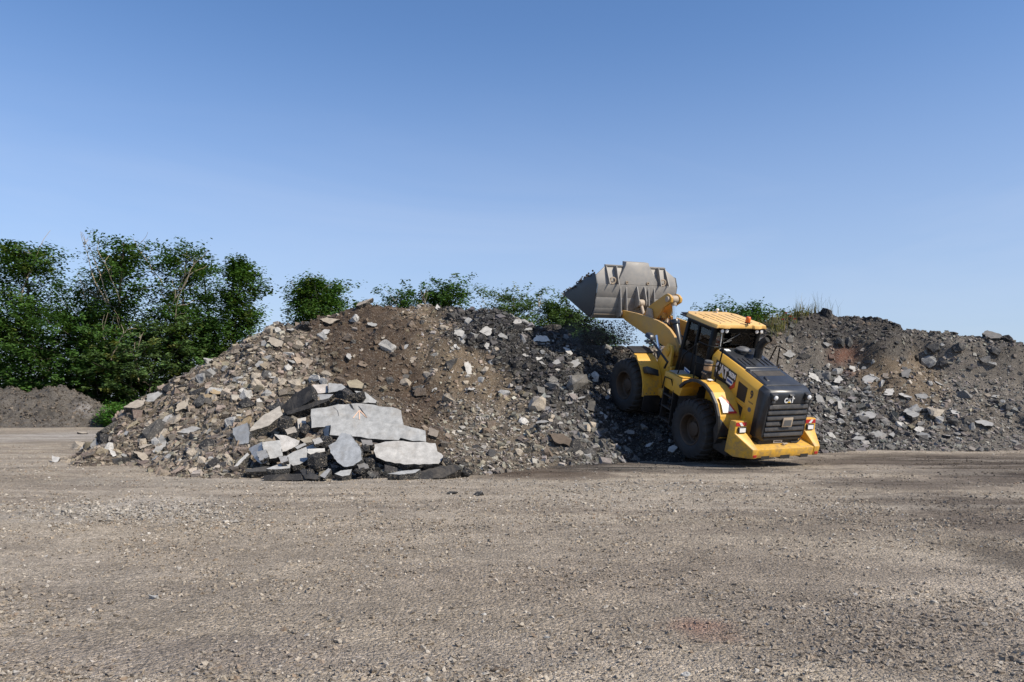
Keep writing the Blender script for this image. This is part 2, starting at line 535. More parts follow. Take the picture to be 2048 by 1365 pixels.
# what lies where on the mounds: centre and radius of each patch as seen, with the soil and the pieces in it
TONES = {  # most soils toned darker to deepen the shade between pieces
    'left':  dict(soil=(0.13, 0.105, 0.078), pieces=[((0.30, 0.25, 0.19), 6), ((0.23, 0.19, 0.15), 5), ((0.38, 0.34, 0.28), 2), ((0.035, 0.032, 0.03), 3.2), ((0.12, 0.10, 0.082), 3.5)], dens=1.2, size=1.05),
    'brown': dict(soil=(0.078, 0.054, 0.036), pieces=[((0.095, 0.07, 0.05), 6), ((0.17, 0.135, 0.10), 2), ((0.34, 0.31, 0.26), 0.6), ((0.05, 0.045, 0.04), 1)], dens=0.26, size=0.8),
    'tan':   dict(soil=(0.155, 0.117, 0.078), pieces=[((0.24, 0.19, 0.13), 4), ((0.36, 0.31, 0.25), 2.5), ((0.12, 0.10, 0.08), 2), ((0.42, 0.40, 0.36), 1.2)], dens=0.55, size=0.7),
    'gravel': dict(soil=(0.14, 0.113, 0.084), pieces=[((0.30, 0.26, 0.20), 3), ((0.44, 0.41, 0.36), 2.5), ((0.13, 0.12, 0.105), 3), ((0.05, 0.048, 0.046), 1.5)], dens=1.0, size=0.75),
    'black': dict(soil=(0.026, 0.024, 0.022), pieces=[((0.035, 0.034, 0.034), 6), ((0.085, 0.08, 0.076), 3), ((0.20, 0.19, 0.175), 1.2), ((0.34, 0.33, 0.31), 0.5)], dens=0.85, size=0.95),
    'black_shade':  dict(soil=(0.018, 0.016, 0.015), pieces=[((0.02, 0.019, 0.019), 6), ((0.05, 0.047, 0.044), 3), ((0.13, 0.12, 0.11), 0.8)], dens=0.55, size=0.9),  # black soil with the bucket's shadow painted into its colour
    'grey':  dict(soil=(0.085, 0.075, 0.064), pieces=[((0.13, 0.125, 0.115), 4), ((0.22, 0.21, 0.195), 3), ((0.34, 0.33, 0.31), 1.2), ((0.05, 0.048, 0.046), 3)], dens=1.0, size=1.1),
    'right': dict(soil=(0.155, 0.136, 0.114), pieces=[((0.175, 0.16, 0.14), 5), ((0.24, 0.225, 0.20), 3), ((0.085, 0.078, 0.07), 2), ((0.28, 0.27, 0.25), 1)], dens=0.8, size=0.8),
    'bank':  dict(soil=(0.055, 0.048, 0.041), pieces=[((0.09, 0.08, 0.07), 5), ((0.045, 0.042, 0.04), 3), ((0.17, 0.155, 0.135), 2)], dens=0.75, size=0.8),
    'red':   dict(soil=(0.17, 0.085, 0.058), pieces=[((0.20, 0.10, 0.07), 3), ((0.26, 0.19, 0.14), 2), ((0.12, 0.09, 0.07), 2)], dens=0.6, size=0.7),
}
TN = list(TONES)
BLOBS = [(250, 870, 170, 80, 'left'), (420, 780, 160, 110, 'left'), (530, 690, 70, 70, 'left'), (520, 860, 120, 70, 'left'), (600, 740, 50, 50, 'left'),
         (690, 660, 80, 60, 'brown'), (730, 730, 80, 70, 'brown'), (790, 660, 60, 45, 'brown'), (830, 790, 70, 50, 'brown'), (880, 860, 50, 50, 'brown'),
         (880, 690, 45, 55, 'tan'), (920, 760, 60, 45, 'tan'), (830, 630, 40, 25, 'tan'), (1000, 770, 45, 40, 'tan'),
         (980, 830, 70, 50, 'gravel'), (980, 900, 90, 40, 'gravel'), (1060, 890, 60, 50, 'gravel'), (900, 830, 40, 40, 'gravel'), (750, 830, 60, 60, 'gravel'),
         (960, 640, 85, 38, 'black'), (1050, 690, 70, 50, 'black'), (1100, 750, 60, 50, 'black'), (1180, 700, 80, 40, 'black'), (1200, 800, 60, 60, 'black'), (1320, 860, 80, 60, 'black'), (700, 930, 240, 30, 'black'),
         (1190, 690, 60, 22, 'black_shade'), (1215, 740, 45, 45, 'black_shade'), (1230, 810, 45, 50, 'black_shade'), (1300, 850, 80, 55, 'black_shade'), (1400, 900, 120, 30, 'black_shade'), (1130, 830, 60, 50, 'grey'), (1180, 880, 70, 40, 'grey'), (1130, 720, 40, 30, 'grey'), (1300, 700, 60, 25, 'left'),
         (1650, 800, 100, 70, 'grey'), (1750, 860, 170, 40, 'grey'), (1900, 860, 150, 40, 'right'), (1960, 760, 110, 80, 'right'), (1600, 720, 60, 50, 'right'),
         (1650, 650, 130, 32, 'bank'), (1800, 690, 80, 30, 'bank'), (1900, 690, 120, 28, 'right'), (1995, 690, 60, 30, 'bank'), (1690, 715, 45, 18, 'red'), (1790, 745, 55, 40, 'tan'), (1850, 800, 40, 60, 'tan'), (1960, 830, 50, 30, 'gravel')]

def tone_weights(X, Y, Z):
    px, py = project(X, Y, Z)
    px = px + 45 * fbm(X * 0.9, Z * 0.9 + Y * 0.5, 3); py = py + 30 * fbm(X * 0.9 + 40, Z * 0.9 + Y * 0.5, 3)
    w = np.zeros(X.shape + (len(TN),))
    w[..., TN.index('right')] += np.where(px > 1450, 0.02, 0.0)
    w[..., TN.index('left')] += np.where(px <= 640, 0.02, 0.0)
    w[..., TN.index('gravel')] += np.where((px > 640) & (px <= 1450), 0.02, 0.0)
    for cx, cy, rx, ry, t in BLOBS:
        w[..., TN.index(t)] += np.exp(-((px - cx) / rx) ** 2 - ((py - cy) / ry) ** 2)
    w = w ** 2
    return w / w.sum(-1, keepdims=True)

SOIL = np.array([TONES[t]['soil'] for t in TN])

def set_tint(me, col, domain='POINT'):
    a = me.attributes.new('tint', 'FLOAT_COLOR', domain)
    c = np.ones((len(col), 4), np.float32); c[:, :3] = col
    a.data.foreach_set('color', c.ravel())

def mesh_np(name, V, Fc, mat, smooth=False):
    """fast mesh from arrays: V (n,3), Fc (m,3) or (m,4)"""
    me = bpy.data.meshes.new(name)
    k = Fc.shape[1]
    me.vertices.add(len(V)); me.vertices.foreach_set('co', V.astype(np.float32).ravel())
    me.loops.add(Fc.size); me.loops.foreach_set('vertex_index', Fc.astype(np.int32).ravel())
    me.polygons.add(len(Fc))
    me.polygons.foreach_set('loop_start', np.arange(0, Fc.size, k, dtype=np.int32))
    me.polygons.foreach_set('loop_total', np.full(len(Fc), k, np.int32))
    me.polygons.foreach_set('use_smooth', np.full(len(Fc), bool(smooth)))
    me.materials.append(mat)
    me.update(calc_edges=True)
    return me

def grid_faces(nx, ny):
    i, j = np.meshgrid(np.arange(nx - 1), np.arange(ny - 1), indexing='ij')
    a = (i * ny + j).ravel()
    return np.stack([a, a + ny, a + ny + 1, a + 1], -1)

def build_mound(name, x0, x1, y0, y1, step):
    xs = np.linspace(x0, x1, int(round((x1 - x0) / step)) + 1); ys = np.arange(y0, y1, step)
    X, Y = np.meshgrid(xs, ys, indexing='ij')
    Z = terrain(X, Y)
    Fq = grid_faces(len(xs), len(ys))
    zf = Z.ravel()
    keep = (zf[Fq] > -0.12).any(1)
    Fq = Fq[keep]
    used = np.zeros(zf.size, bool); used[Fq.ravel()] = True
    idx = np.cumsum(used) - 1
    V = np.stack([X.ravel(), Y.ravel(), zf], -1)[used]
    me = mesh_np(name, V, idx[Fq], M['soil'], True)
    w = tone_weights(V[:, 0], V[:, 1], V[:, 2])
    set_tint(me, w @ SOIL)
    o = link(bpy.data.objects.new(name, me))
    return tag(o, kind='structure')

XSEAM = 7.04
o = build_mound('rubble_mound', -15.04, XSEAM, 14.5, 34.0, 0.085)
o['label'] = 'long mound of brown earth and broken asphalt behind the slabs'
o = build_mound('asphalt_mound', XSEAM, 27.04, 21.0, 40.0, 0.09)
o['label'] = 'dark grey mound of crushed asphalt to the right of the loader'

# ------------------------------------------------------------------ ground
def ground_h(X, Y):
    near = np.clip((60 - Y) / 20, 0, 1)
    rut = np.sin(Y * 2.1 + 1.2 * np.sin(X * 0.16)) * np.clip((Y - 8) / 6, 0, 1) * np.clip(0.4 + vnoise(X * 0.3, Y * 0.3), 0, 1)
    return near * (0.05 * fbm(X * 0.25, Y * 0.25, 3) + 0.012 * rut + 0.018 * fbm(X * 1.4, Y * 1.4, 3) + 0.007 * fbm(X * 6, Y * 6, 2))

def ground_patch(px, py, rx, ry, X, Y, wob=0.35):
    """an elongated patch on the ground given by its centre and half size as seen"""
    d = ray(px, py); t = CAM_H / -d[2]; cx, cy = d[0] * t, d[1] * t
    d2 = ray(px + rx, py); ax = abs(d2[0] * CAM_H / -d2[2] - cx)
    d3 = ray(px, py + ry); ay = abs(cy - d3[1] * CAM_H / -d3[2])
    s = wob * 2
    q = np.hypot((X - cx) / ax, (Y - cy) / ay) + s * fbm(X * 0.8 + px, Y * 0.8, 4, 0.6) + 0.5 * s * fbm(X * 5, Y * 5, 3, 0.7)
    return np.clip(1.35 - q, 0, 1)

PATCHES = [  # damp, stained, darker or pale places on the yard and the loader's painted shadow: centre and half size as seen, colour, strength
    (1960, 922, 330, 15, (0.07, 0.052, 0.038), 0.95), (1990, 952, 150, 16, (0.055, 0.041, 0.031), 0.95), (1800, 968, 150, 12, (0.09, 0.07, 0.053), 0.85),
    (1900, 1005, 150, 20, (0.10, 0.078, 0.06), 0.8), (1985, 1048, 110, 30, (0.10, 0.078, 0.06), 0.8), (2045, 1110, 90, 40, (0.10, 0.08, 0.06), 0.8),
    (1690, 925, 120, 6, (0.11, 0.085, 0.065), 0.7), (1060, 942, 190, 13, (0.09, 0.062, 0.042), 0.95), (1370, 934, 260, 11, (0.045, 0.041, 0.037), 0.95),  # last one paints the shadow band under the loader into the ground colour
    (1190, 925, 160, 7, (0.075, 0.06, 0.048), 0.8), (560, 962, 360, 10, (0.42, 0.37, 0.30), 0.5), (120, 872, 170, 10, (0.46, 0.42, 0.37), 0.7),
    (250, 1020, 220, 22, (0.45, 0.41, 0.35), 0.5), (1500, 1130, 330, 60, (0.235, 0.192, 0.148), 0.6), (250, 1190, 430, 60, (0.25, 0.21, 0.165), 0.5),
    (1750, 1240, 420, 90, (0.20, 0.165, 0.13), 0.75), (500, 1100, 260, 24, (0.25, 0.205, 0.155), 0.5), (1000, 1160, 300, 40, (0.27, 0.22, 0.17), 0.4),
    (900, 1310, 600, 45, (0.25, 0.21, 0.17), 0.5), (330, 1310, 330, 40, (0.24, 0.20, 0.165), 0.5), (1500, 1050, 300, 22, (0.26, 0.215, 0.16), 0.5),  # broad, slightly darker patches along the near edge
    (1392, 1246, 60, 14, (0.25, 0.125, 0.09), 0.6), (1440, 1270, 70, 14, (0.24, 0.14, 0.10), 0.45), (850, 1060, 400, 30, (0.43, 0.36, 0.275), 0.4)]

def build_ground():
    xs = np.concatenate([np.linspace(-400, -26, 20), np.linspace(-25, 30, 300), np.linspace(31, 400, 20)])
    ys = np.concatenate([np.linspace(-30, 2.5, 8), np.geomspace(3.0, 40, 320), np.linspace(42, 100, 30), np.geomspace(110, 1500, 14)])
    X, Y = np.meshgrid(xs, ys, indexing='ij')
    Z = ground_h(X, Y)
    V = np.stack([X.ravel(), Y.ravel(), Z.ravel()], -1)
    Fq = grid_faces(len(xs), len(ys))
    me = mesh_np('ground', V, Fq, M['ground'], True)
    x, y = V[:, 0], V[:, 1]
    base = np.array([0.405, 0.336, 0.25]); col = np.tile(base, (len(V), 1))
    def blend(m_, c):
        nonlocal col
        m_ = m_[:, None]
        col = col * (1 - m_) + np.array(c) * m_
    big = fbm(x * 0.16, y * 0.3, 4)
    blend(np.clip(big * 1.4, 0, 0.55), (0.27, 0.222, 0.166))
    blend(np.clip(-big * 1.2, 0, 0.45), (0.48, 0.41, 0.325))
    blend(np.clip(fbm(x * 0.5 + 50, y * 0.9, 4) * 1.5, 0, 0.5), (0.26, 0.215, 0.165))
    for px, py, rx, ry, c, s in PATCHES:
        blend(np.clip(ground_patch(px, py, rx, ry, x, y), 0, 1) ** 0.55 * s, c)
    st = fbm(x * 0.22 + 11, y * 1.7 + 0.12 * x, 4, 0.6) * np.clip((y - 6) / 6, 0.25, 1)
    blend(np.clip(st * 1.8 - 0.1, 0, 0.55), (0.235, 0.19, 0.145))
    blend(np.clip(-st * 1.6 - 0.15, 0, 0.45), (0.47, 0.405, 0.32))
    # tyre tracks swinging in front of the mounds
    tr_ = np.clip(np.sin(y * 2.1 + 1.2 * np.sin(x * 0.16) + 0.8 * fbm(x * 0.3, y * 0.3, 2)) * 2.2 - 1.3, 0, 1) * np.clip((y - 12) / 6, 0, 1) * (0.5 + fbm(x * 0.7, y * 0.7, 3))
    blend(np.clip(tr_ * 0.8, 0, 0.6), (0.20, 0.165, 0.125))
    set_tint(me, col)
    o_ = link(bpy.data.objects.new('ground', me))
    return tag(o_, kind='structure')

m, n, l, p = nodes_of('packed_gravel_ground')
at_ = n.new('ShaderNodeAttribute'); at_.attribute_name = 'tint'
g = n.new('ShaderNodeNewGeometry')
v = n.new('ShaderNodeTexVoronoi'); v.inputs['Scale'].default_value = 34.0
l.new(g.outputs['Position'], v.inputs['Vector'])
v2 = n.new('ShaderNodeTexVoronoi'); v2.inputs['Scale'].default_value = 85.0
l.new(g.outputs['Position'], v2.inputs['Vector'])
a = noise(n, l, 1.7, 8, 0.7, g.outputs['Position'])
b = noise(n, l, 9.0, 6, 0.7, g.outputs['Position'])
hs = n.new('ShaderNodeSeparateColor'); l.new(v.outputs['Color'], hs.inputs[0])
hs2 = n.new('ShaderNodeSeparateColor'); l.new(v2.outputs['Color'], hs2.inputs[0])
r1 = ramp(n, [(0.0, 0.5), (0.35, 0.88), (0.75, 1.08), (1.0, 1.5)])
l.new(hs.outputs[0], r1.inputs['Fac'])
r2 = ramp(n, [(0.0, 0.45), (0.4, 0.95), (1.0, 1.5)])
l.new(hs2.outputs[0], r2.inputs['Fac'])
r3 = ramp(n, [(0.3, 0.75), (0.7, 1.2)])
l.new(a.outputs['Fac'], r3.inputs['Fac'])
r4 = ramp(n, [(0.44, 0.0), (0.62, 0.85)])
l.new(b.outputs['Fac'], r4.inputs['Fac'])
c1 = mixc(n, l, 1.0, at_.outputs['Color'], r1.outputs['Color'], 'MULTIPLY')
c1 = mixc(n, l, 1.0, c1, r2.outputs['Color'], 'MULTIPLY')
c2 = mixc(n, l, r4.outputs['Color'], c1, at_.outputs['Color'])
c2 = mixc(n, l, 1.0, c2, r3.outputs['Color'], 'MULTIPLY')
l.new(c2, p.inputs['Base Color'])
p.inputs['Roughness'].default_value = 0.95
p.inputs['Specular IOR Level'].default_value = 0.2
ad = n.new('ShaderNodeMath'); ad.operation = 'MULTIPLY_ADD'
l.new(v.outputs['Distance'], ad.inputs[0]); ad.inputs[1].default_value = -0.7; l.new(b.outputs['Fac'], ad.inputs[2])
ad2 = n.new('ShaderNodeMath'); ad2.operation = 'MULTIPLY_ADD'
l.new(v2.outputs['Distance'], ad2.inputs[0]); ad2.inputs[1].default_value = -0.35; l.new(ad.outputs[0], ad2.inputs[2])
bump(n, l, p, ad2.outputs[0], 1.0, 0.03)
M['ground'] = m
build_ground()

# ------------------------------------------------------------------ the far earth mound on the left
def far_h(X, Y):
    q = [at(-250, 775, 54), at(-80, 780, 53), at(60, 779, 53), at(125, 778, 53), at(160, 796, 52.5), at(205, 830, 51.5)]
    h = ridge_h(X, Y, [tuple(k) for k in q], 0.62)
    return h + np.clip(h + 0.2, 0, 1) * (0.45 * fbm(X * 0.7, Y * 0.7 + 3, 3) + 0.32 * fbm(X * 2.6, Y * 2.6, 4, 0.65))

xs = np.arange(-50, -22, 0.12); ys = np.arange(46, 60, 0.12)
X, Y = np.meshgrid(xs, ys, indexing='ij'); Z = far_h(X, Y)
Fq = grid_faces(len(xs), len(ys)); Fq = Fq[(Z.ravel()[Fq] > -0.1).any(1)]
V = np.stack([X.ravel(), Y.ravel(), Z.ravel()], -1)
me = mesh_np('earth_mound', V, Fq, M['soil'], True)
tcol = np.tile(np.array([0.105, 0.093, 0.079]), (len(V), 1)) * (1 + 0.5 * fbm(V[:, 0], V[:, 1] + V[:, 2], 3))[:, None]
pq = project(V[:, 0], V[:, 1], V[:, 2])
mm_ = np.clip(1.2 - np.hypot((pq[0] - 165) / 22, (pq[1] - 815) / 17) + 0.7 * fbm(V[:, 0] * 1.5, V[:, 2] * 1.5, 3), 0, 0.8)[:, None]
tcol = tcol * (1 - mm_) + np.array([0.27, 0.25, 0.23]) * mm_
set_tint(me, np.clip(tcol, 0.01, 1))
tag(link(bpy.data.objects.new('earth_mound', me)), 'low dark earth mound in front of the tall trees', kind='structure')
# ------------------------------------------------------------------ rubble pieces
def hull_proto(seed, flat=1.0, npts=12, boxy=0.6):
    """an angular stone: convex hull of points on a boxy ellipsoid"""
    r = np.random.default_rng(seed)
    bm = bmesh.new()
    for k in range(npts):
        u = r.normal(size=3); u /= np.linalg.norm(u)
        b_ = u / np.max(np.abs(u))
        q = (u * (1 - boxy) + b_ * boxy * 0.85) * r.uniform(0.8, 1.05)
        bm.verts.new((q[0], q[1] * r.uniform(0.65, 0.9), q[2] * flat))
    bmesh.ops.convex_hull(bm, input=bm.verts)
    for v_ in [v_ for v_ in bm.verts if not v_.link_faces]: bm.verts.remove(v_)
    bmesh.ops.triangulate(bm, faces=bm.faces)
    bm.verts.index_update()
    V_ = np.array([v_.co[:] for v_ in bm.verts]); F_ = np.array([[v_.index for v_ in f.verts] for f in bm.faces])
    bm.free()
    return V_ / np.abs(V_).max(), F_

def slab_proto_np(seed, thick=0.22):
    """a broken slab: ragged polygon with a flat top"""
    r = np.random.default_rng(seed)
    k = r.integers(5, 8)
    an = np.sort(r.uniform(0, 1, k) * 0.5 + np.arange(k)) / k * 2 * np.pi
    rad = r.uniform(0.65, 1.0, k)
    P = np.stack([np.cos(an) * rad, np.sin(an) * rad * r.uniform(0.55, 0.85)], -1)
    top = np.c_[P, np.full(k, thick)]; bot = np.c_[P * r.uniform(0.85, 1.05, (k, 1)), np.full(k, -thick) + r.uniform(-0.06, 0.06, k)]
    V_ = np.vstack([top, bot]); F_ = []
    for i in range(1, k - 1):
        F_.append([0, i, i + 1]); F_.append([k, k + i + 1, k + i])
    for i in range(k):
        j = (i + 1) % k
        F_.append([i, k + i, k + j]); F_.append([i, k + j, j])
    return V_, np.array(F_)

def block_proto(seed, fl=0.7):
    """an angular fragment: a cube with its corners pulled about"""
    r = np.random.default_rng(seed)
    V_ = np.array([(x_, y_, z_) for x_ in (-1, 1) for y_ in (-1, 1) for z_ in (-1, 1)], float) * np.array([1, r.uniform(0.5, 0.9), fl * r.uniform(0.6, 1.1)])
    V_ += r.uniform(-0.38, 0.38, V_.shape) * np.array([1, 0.8, fl])
    Q = [(0, 1, 3, 2), (4, 6, 7, 5), (0, 4, 5, 1), (2, 3, 7, 6), (0, 2, 6, 4), (1, 5, 7, 3)]
    F_ = []
    for q in Q: F_ += [(q[0], q[1], q[2]), (q[0], q[2], q[3])]
    return V_ * 0.8, np.array(F_)

PROTO = [block_proto(50 + i, 0.7) for i in range(8)] + [block_proto(70 + i, 0.4) for i in range(6)] + [slab_proto_np(300 + i, 0.16) for i in range(8)] + [hull_proto(100 + i, 0.7, 9, 0.9) for i in range(3)]
TINY = [hull_proto(400 + i, 0.7, 6, 0.2) for i in range(6)]

def rot_to(nrm, spin, tilt):
    """rotation matrices: z axis along nrm (jittered by tilt), spun about it"""
    k = len(nrm)
    nz_ = nrm + rng.normal(size=(k, 3)) * tilt[:, None]
    nz_ /= np.linalg.norm(nz_, axis=1, keepdims=True)
    a_ = np.stack([np.cos(spin), np.sin(spin), np.zeros(k)], -1)
    xx = a_ - (a_ * nz_).sum(1, keepdims=True) * nz_
    xx /= np.linalg.norm(xx, axis=1, keepdims=True)
    yy = np.cross(nz_, xx)
    return np.stack([xx, yy, nz_], -1)

def merge(name, protos, pid, pos, rot, size, col, mat, topcol=None):
    VV, FF, CC = [], [], []; base = 0
    for k, (pv, pf) in enumerate(protos):
        s = np.nonzero(pid == k)[0]
        if not len(s): continue
        q = np.einsum('nij,vj->nvi', rot[s], pv) * size[s][:, None, None] + pos[s][:, None, :]
        f = pf[None] + (np.arange(len(s)) * len(pv))[:, None, None] + base
        VV.append(q.reshape(-1, 3)); FF.append(f.reshape(-1, 3)); CC.append(np.repeat(col[s], len(pf), 0))
        base += len(s) * len(pv)
    me_ = mesh_np(name, np.vstack(VV), np.vstack(FF), mat)
    set_tint(me_, np.vstack(CC), 'FACE')
    return link(bpy.data.objects.new(name, me_))

def pick_cols(w):
    """a colour for each piece by the patch it lies in"""
    k = len(w); cum = w.cumsum(1); tid = (rng.random(k)[:, None] > cum).sum(1).clip(0, len(TN) - 1)
    col = np.zeros((k, 3))
    for i, t in enumerate(TN):
        s = np.nonzero(tid == i)[0]
        if not len(s): continue
        pc = TONES[t]['pieces']; pr = np.array([q[1] for q in pc], float); pr /= pr.sum()
        ch = rng.choice(len(pc), len(s), p=pr)
        col[s] = np.array([q[0] for q in pc])[ch]
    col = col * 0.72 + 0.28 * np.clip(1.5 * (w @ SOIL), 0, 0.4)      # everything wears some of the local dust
    col *= rng.uniform(0.75, 1.25, (k, 1)) * rng.uniform(0.95, 1.05, (k, 3))
    return col, tid

DENS = np.array([TONES[t]['dens'] for t in TN]); SIZE = np.array([TONES[t]['size'] for t in TN])

def clear_of_loader(x, y, z, s):
    zp, lx, ly = loader_local(x, y)
    inside = (lx > -2.7) & (lx < 4.6) & (np.abs(ly) < 1.6 + s)
    under = z + s < zp + 0.12
    return ~inside | under

def scatter_mound(name, x0, x1, y0, y1, count, smin, smax, power, label, protos=PROTO):
    x = rng.uniform(x0, x1, count); y = rng.uniform(y0, y1, count)
    z = terrain(x, y)
    # ridge: keep only what the near side and the crest show
    ridge = np.interp(x, [q[0] for q in RIDGE_MAIN], [q[1] for q in RIDGE_MAIN])
    ok = (z > -0.10) & (y < ridge + np.where(x < -7, 3.0, 0.8))
    x, y, z = x[ok], y[ok], z[ok]
    w = tone_weights(x, y, z)
    u = rng.random(len(x))
    ok = u < (w @ DENS) * np.where(z < 0.02, 0.35, 1.0)
    x, y, z, w = x[ok], y[ok], z[ok], w[ok]
    u = rng.random(len(x))
    s = (smin ** -power + u * (smax ** -power - smin ** -power)) ** (-1 / power) * (w @ SIZE)
    ok = clear_of_loader(x, y, z, s)
    x, y, z, w, s = x[ok], y[ok], z[ok], w[ok], s[ok]
    nrm = normal_at(x, y)
    k = len(x)
    rot = rot_to(nrm, rng.uniform(0, 6.28, k), rng.uniform(0.15, 0.7, k))
    pos = np.stack([x, y, np.maximum(z, 0) + s * rng.uniform(-0.15, 0.3, k)], -1)
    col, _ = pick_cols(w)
    o_ = merge(name, protos, rng.integers(0, len(protos), k), pos, rot, s, col, M['rubble'])
    return tag(o_, label, kind='stuff')

A1 = dict(x0=-14.5, x1=XSEAM, y0=15.0, y1=32.0)
A2 = dict(x0=XSEAM, x1=24.0, y0=23.5, y1=36.0)
scatter_mound('rubble', **A1, count=44000, smin=0.045, smax=0.17, power=2.0, label='mixed broken rubble covering the long brown mound')
scatter_mound('crumbs', **A1, count=75000, smin=0.018, smax=0.06, power=1.5, label='fine crumbs and pebbles strewn over the long brown mound', protos=TINY)
scatter_mound('asphalt_rubble', **A2, count=17000, smin=0.05, smax=0.18, power=2.0, label='broken grey asphalt rubble covering the mound to the right')
scatter_mound('asphalt_crumbs', **A2, count=42000, smin=0.022, smax=0.065, power=1.5, label='fine grey crumbs strewn over the mound to the right', protos=TINY)

# gravel on the yard
def gravel(count, ynear, yfar, smin, smax, name, label):
    u = rng.random(count)
    y = ynear * (yfar / ynear) ** u
    x = (rng.random(count) * 2 - 1) * (y * 0.68 + 0.3)
    patch = fbm(x * 0.8, y * 1.1, 4, 0.6)
    fine = fbm(x * 3.1 + 9, y * 3.1, 3)
    ok = (rng.random(count) < np.clip(0.45 + 1.1 * patch + 0.7 * fine, 0.06, 1)) & (terrain(x, y, False) < 0.03)
    x, y, patch = x[ok], y[ok], patch[ok]
    k = len(x)
    s = smin * (smax / smin) ** (rng.random(k) ** 3.2)
    z = ground_h(x, y)
    rot = rot_to(np.tile([0, 0, 1.0], (k, 1)), rng.uniform(0, 6.28, k), np.full(k, 0.35))
    pos = np.stack([x, y, z + s * 0.12], -1)
    pal = np.array([(0.31, 0.255, 0.19), (0.22, 0.185, 0.145), (0.40, 0.35, 0.28), (0.17, 0.155, 0.135), (0.48, 0.44, 0.38), (0.27, 0.20, 0.14)])
    col = pal[rng.choice(6, k, p=[0.36, 0.20, 0.24, 0.07, 0.08, 0.05])] * rng.uniform(0.8, 1.2, (k, 1))
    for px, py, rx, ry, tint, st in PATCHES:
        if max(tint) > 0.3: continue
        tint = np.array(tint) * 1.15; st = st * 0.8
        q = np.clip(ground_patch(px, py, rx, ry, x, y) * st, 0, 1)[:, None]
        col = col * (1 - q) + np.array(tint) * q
    o_ = merge(name, TINY, rng.integers(0, 6, k), pos, rot, s, col, M['rubble'])
    return tag(o_, label, kind='stuff')
gravel(150000, 4.0, 13.0, 0.004, 0.028, 'gravel', 'fine pale gravel strewn over the packed yard')
gravel(70000, 10.0, 30.0, 0.009, 0.035, 'coarse_gravel', 'scattered pale stones across the farther yard')
# pale stony bands
def stony(px, py, rx, ry, count, smin, smax, name, label):
    d = ray(px, py); t = CAM_H / -d[2]
    X_ = rng.normal(size=count); Y_ = rng.normal(size=count)
    pxs = px + rx * X_; pys = py + ry * Y_
    pts = np.array([ray(a_, b_) for a_, b_ in zip(pxs, pys)])
    tt = CAM_H / -pts[:, 2]
    x, y = pts[:, 0] * tt, pts[:, 1] * tt
    k = count
    s = smin * (smax / smin) ** (rng.random(k) ** 2)
    rot = rot_to(np.tile([0, 0, 1.0], (k, 1)), rng.uniform(0, 6.28, k), np.full(k, 0.4))
    pos = np.stack([x, y, ground_h(x, y) + s * 0.15], -1)
    col = np.array([0.37, 0.335, 0.285]) * rng.uniform(0.65, 1.25, (k, 1))
    return merge(name, TINY, rng.integers(0, 6, k), pos, rot, s, col, M['rubble'])
tag(stony(260, 1025, 130, 11, 1500, 0.012, 0.05, 'gravel_band', ''), 'band of coarse pale stones on the ground before the slab heap', kind='stuff')
tag(stony(1240, 975, 150, 9, 900, 0.012, 0.04, 'gravel_patch', ''), 'patch of pale stones on the ground left of the loader', kind='stuff')

# ------------------------------------------------------------------ single slabs and chunks
def slab_mesh(name, seed, thick, asp=0.75, k=7, jag=0.05):
    """broken slab with a flat worn top (material 0) and ragged sides (material 1), unit half length"""
    r = np.random.default_rng(seed)
    an = (np.arange(k) + r.uniform(-0.32, 0.32, k)) / k * 2 * np.pi
    rad = r.uniform(0.62, 1.05, k)
    P = [Vector((math.cos(a_) * q, math.sin(a_) * q * asp)) for a_, q in zip(an, rad)]
    return slab_from_poly(name, P, thick, r, jag)

def slab_from_poly(name, P, thick, r, jag=0.04, sub=3, under=0.9):
    """P: outline in the slab's own plane (2D), top at z=0, body below"""
    ring = []
    k = len(P)
    L_ = max((a_ - b_).length for a_ in P for b_ in P)
    for i in range(k):
        a_, b_ = P[i], P[(i + 1) % k]
        e = b_ - a_
        m_ = max(1, min(6, int(round(sub * e.length / (L_ * 0.35)))))
        nrm = Vector((e.y, -e.x)).normalized()
        for q in range(m_):
            t = q / m_
            d = 0 if q == 0 else r.normal() * jag * L_ * 0.35
            ring.append(a_ + e * t + nrm * d)
    c = sum(ring, Vector((0, 0))) / len(ring)
    bm = bmesh.new()
    top = [bm.verts.new((q.x, q.y, r.normal() * 0.006 * L_ * 0.3)) for q in ring]
    mid = []
    for q in ring:
        o_ = (q - c) * (1 + r.uniform(-0.05, 0.05)) + c
        mid.append(bm.verts.new((o_.x, o_.y, -thick * r.uniform(0.3, 0.6))))
    bot = []
    for q in ring:
        o_ = (q - c) * r.uniform(under - 0.1, under + 0.06) + c
        bot.append(bm.verts.new((o_.x, o_.y, -thick * r.uniform(0.85, 1.25))))
    f = bm.faces.new(top); f.material_index = 0
    f = bm.faces.new(bot[::-1]); f.material_index = 1
    n_ = len(top)
    for i in range(n_):
        j = (i + 1) % n_
        for a_, b_ in ((top, mid), (mid, bot)):
            f = bm.faces.new([a_[j], a_[i], b_[i], b_[j]]); f.material_index = 1
    bmesh.ops.recalc_face_normals(bm, faces=bm.faces)
    bmesh.ops.triangulate(bm, faces=[q for q in bm.faces if len(q.verts) > 4])
    me_ = bpy.data.meshes.new(name)
    bm.to_mesh(me_); bm.free()
    me_.materials.append(M['slabtop']); me_.materials.append(M['tar'])
    return me_

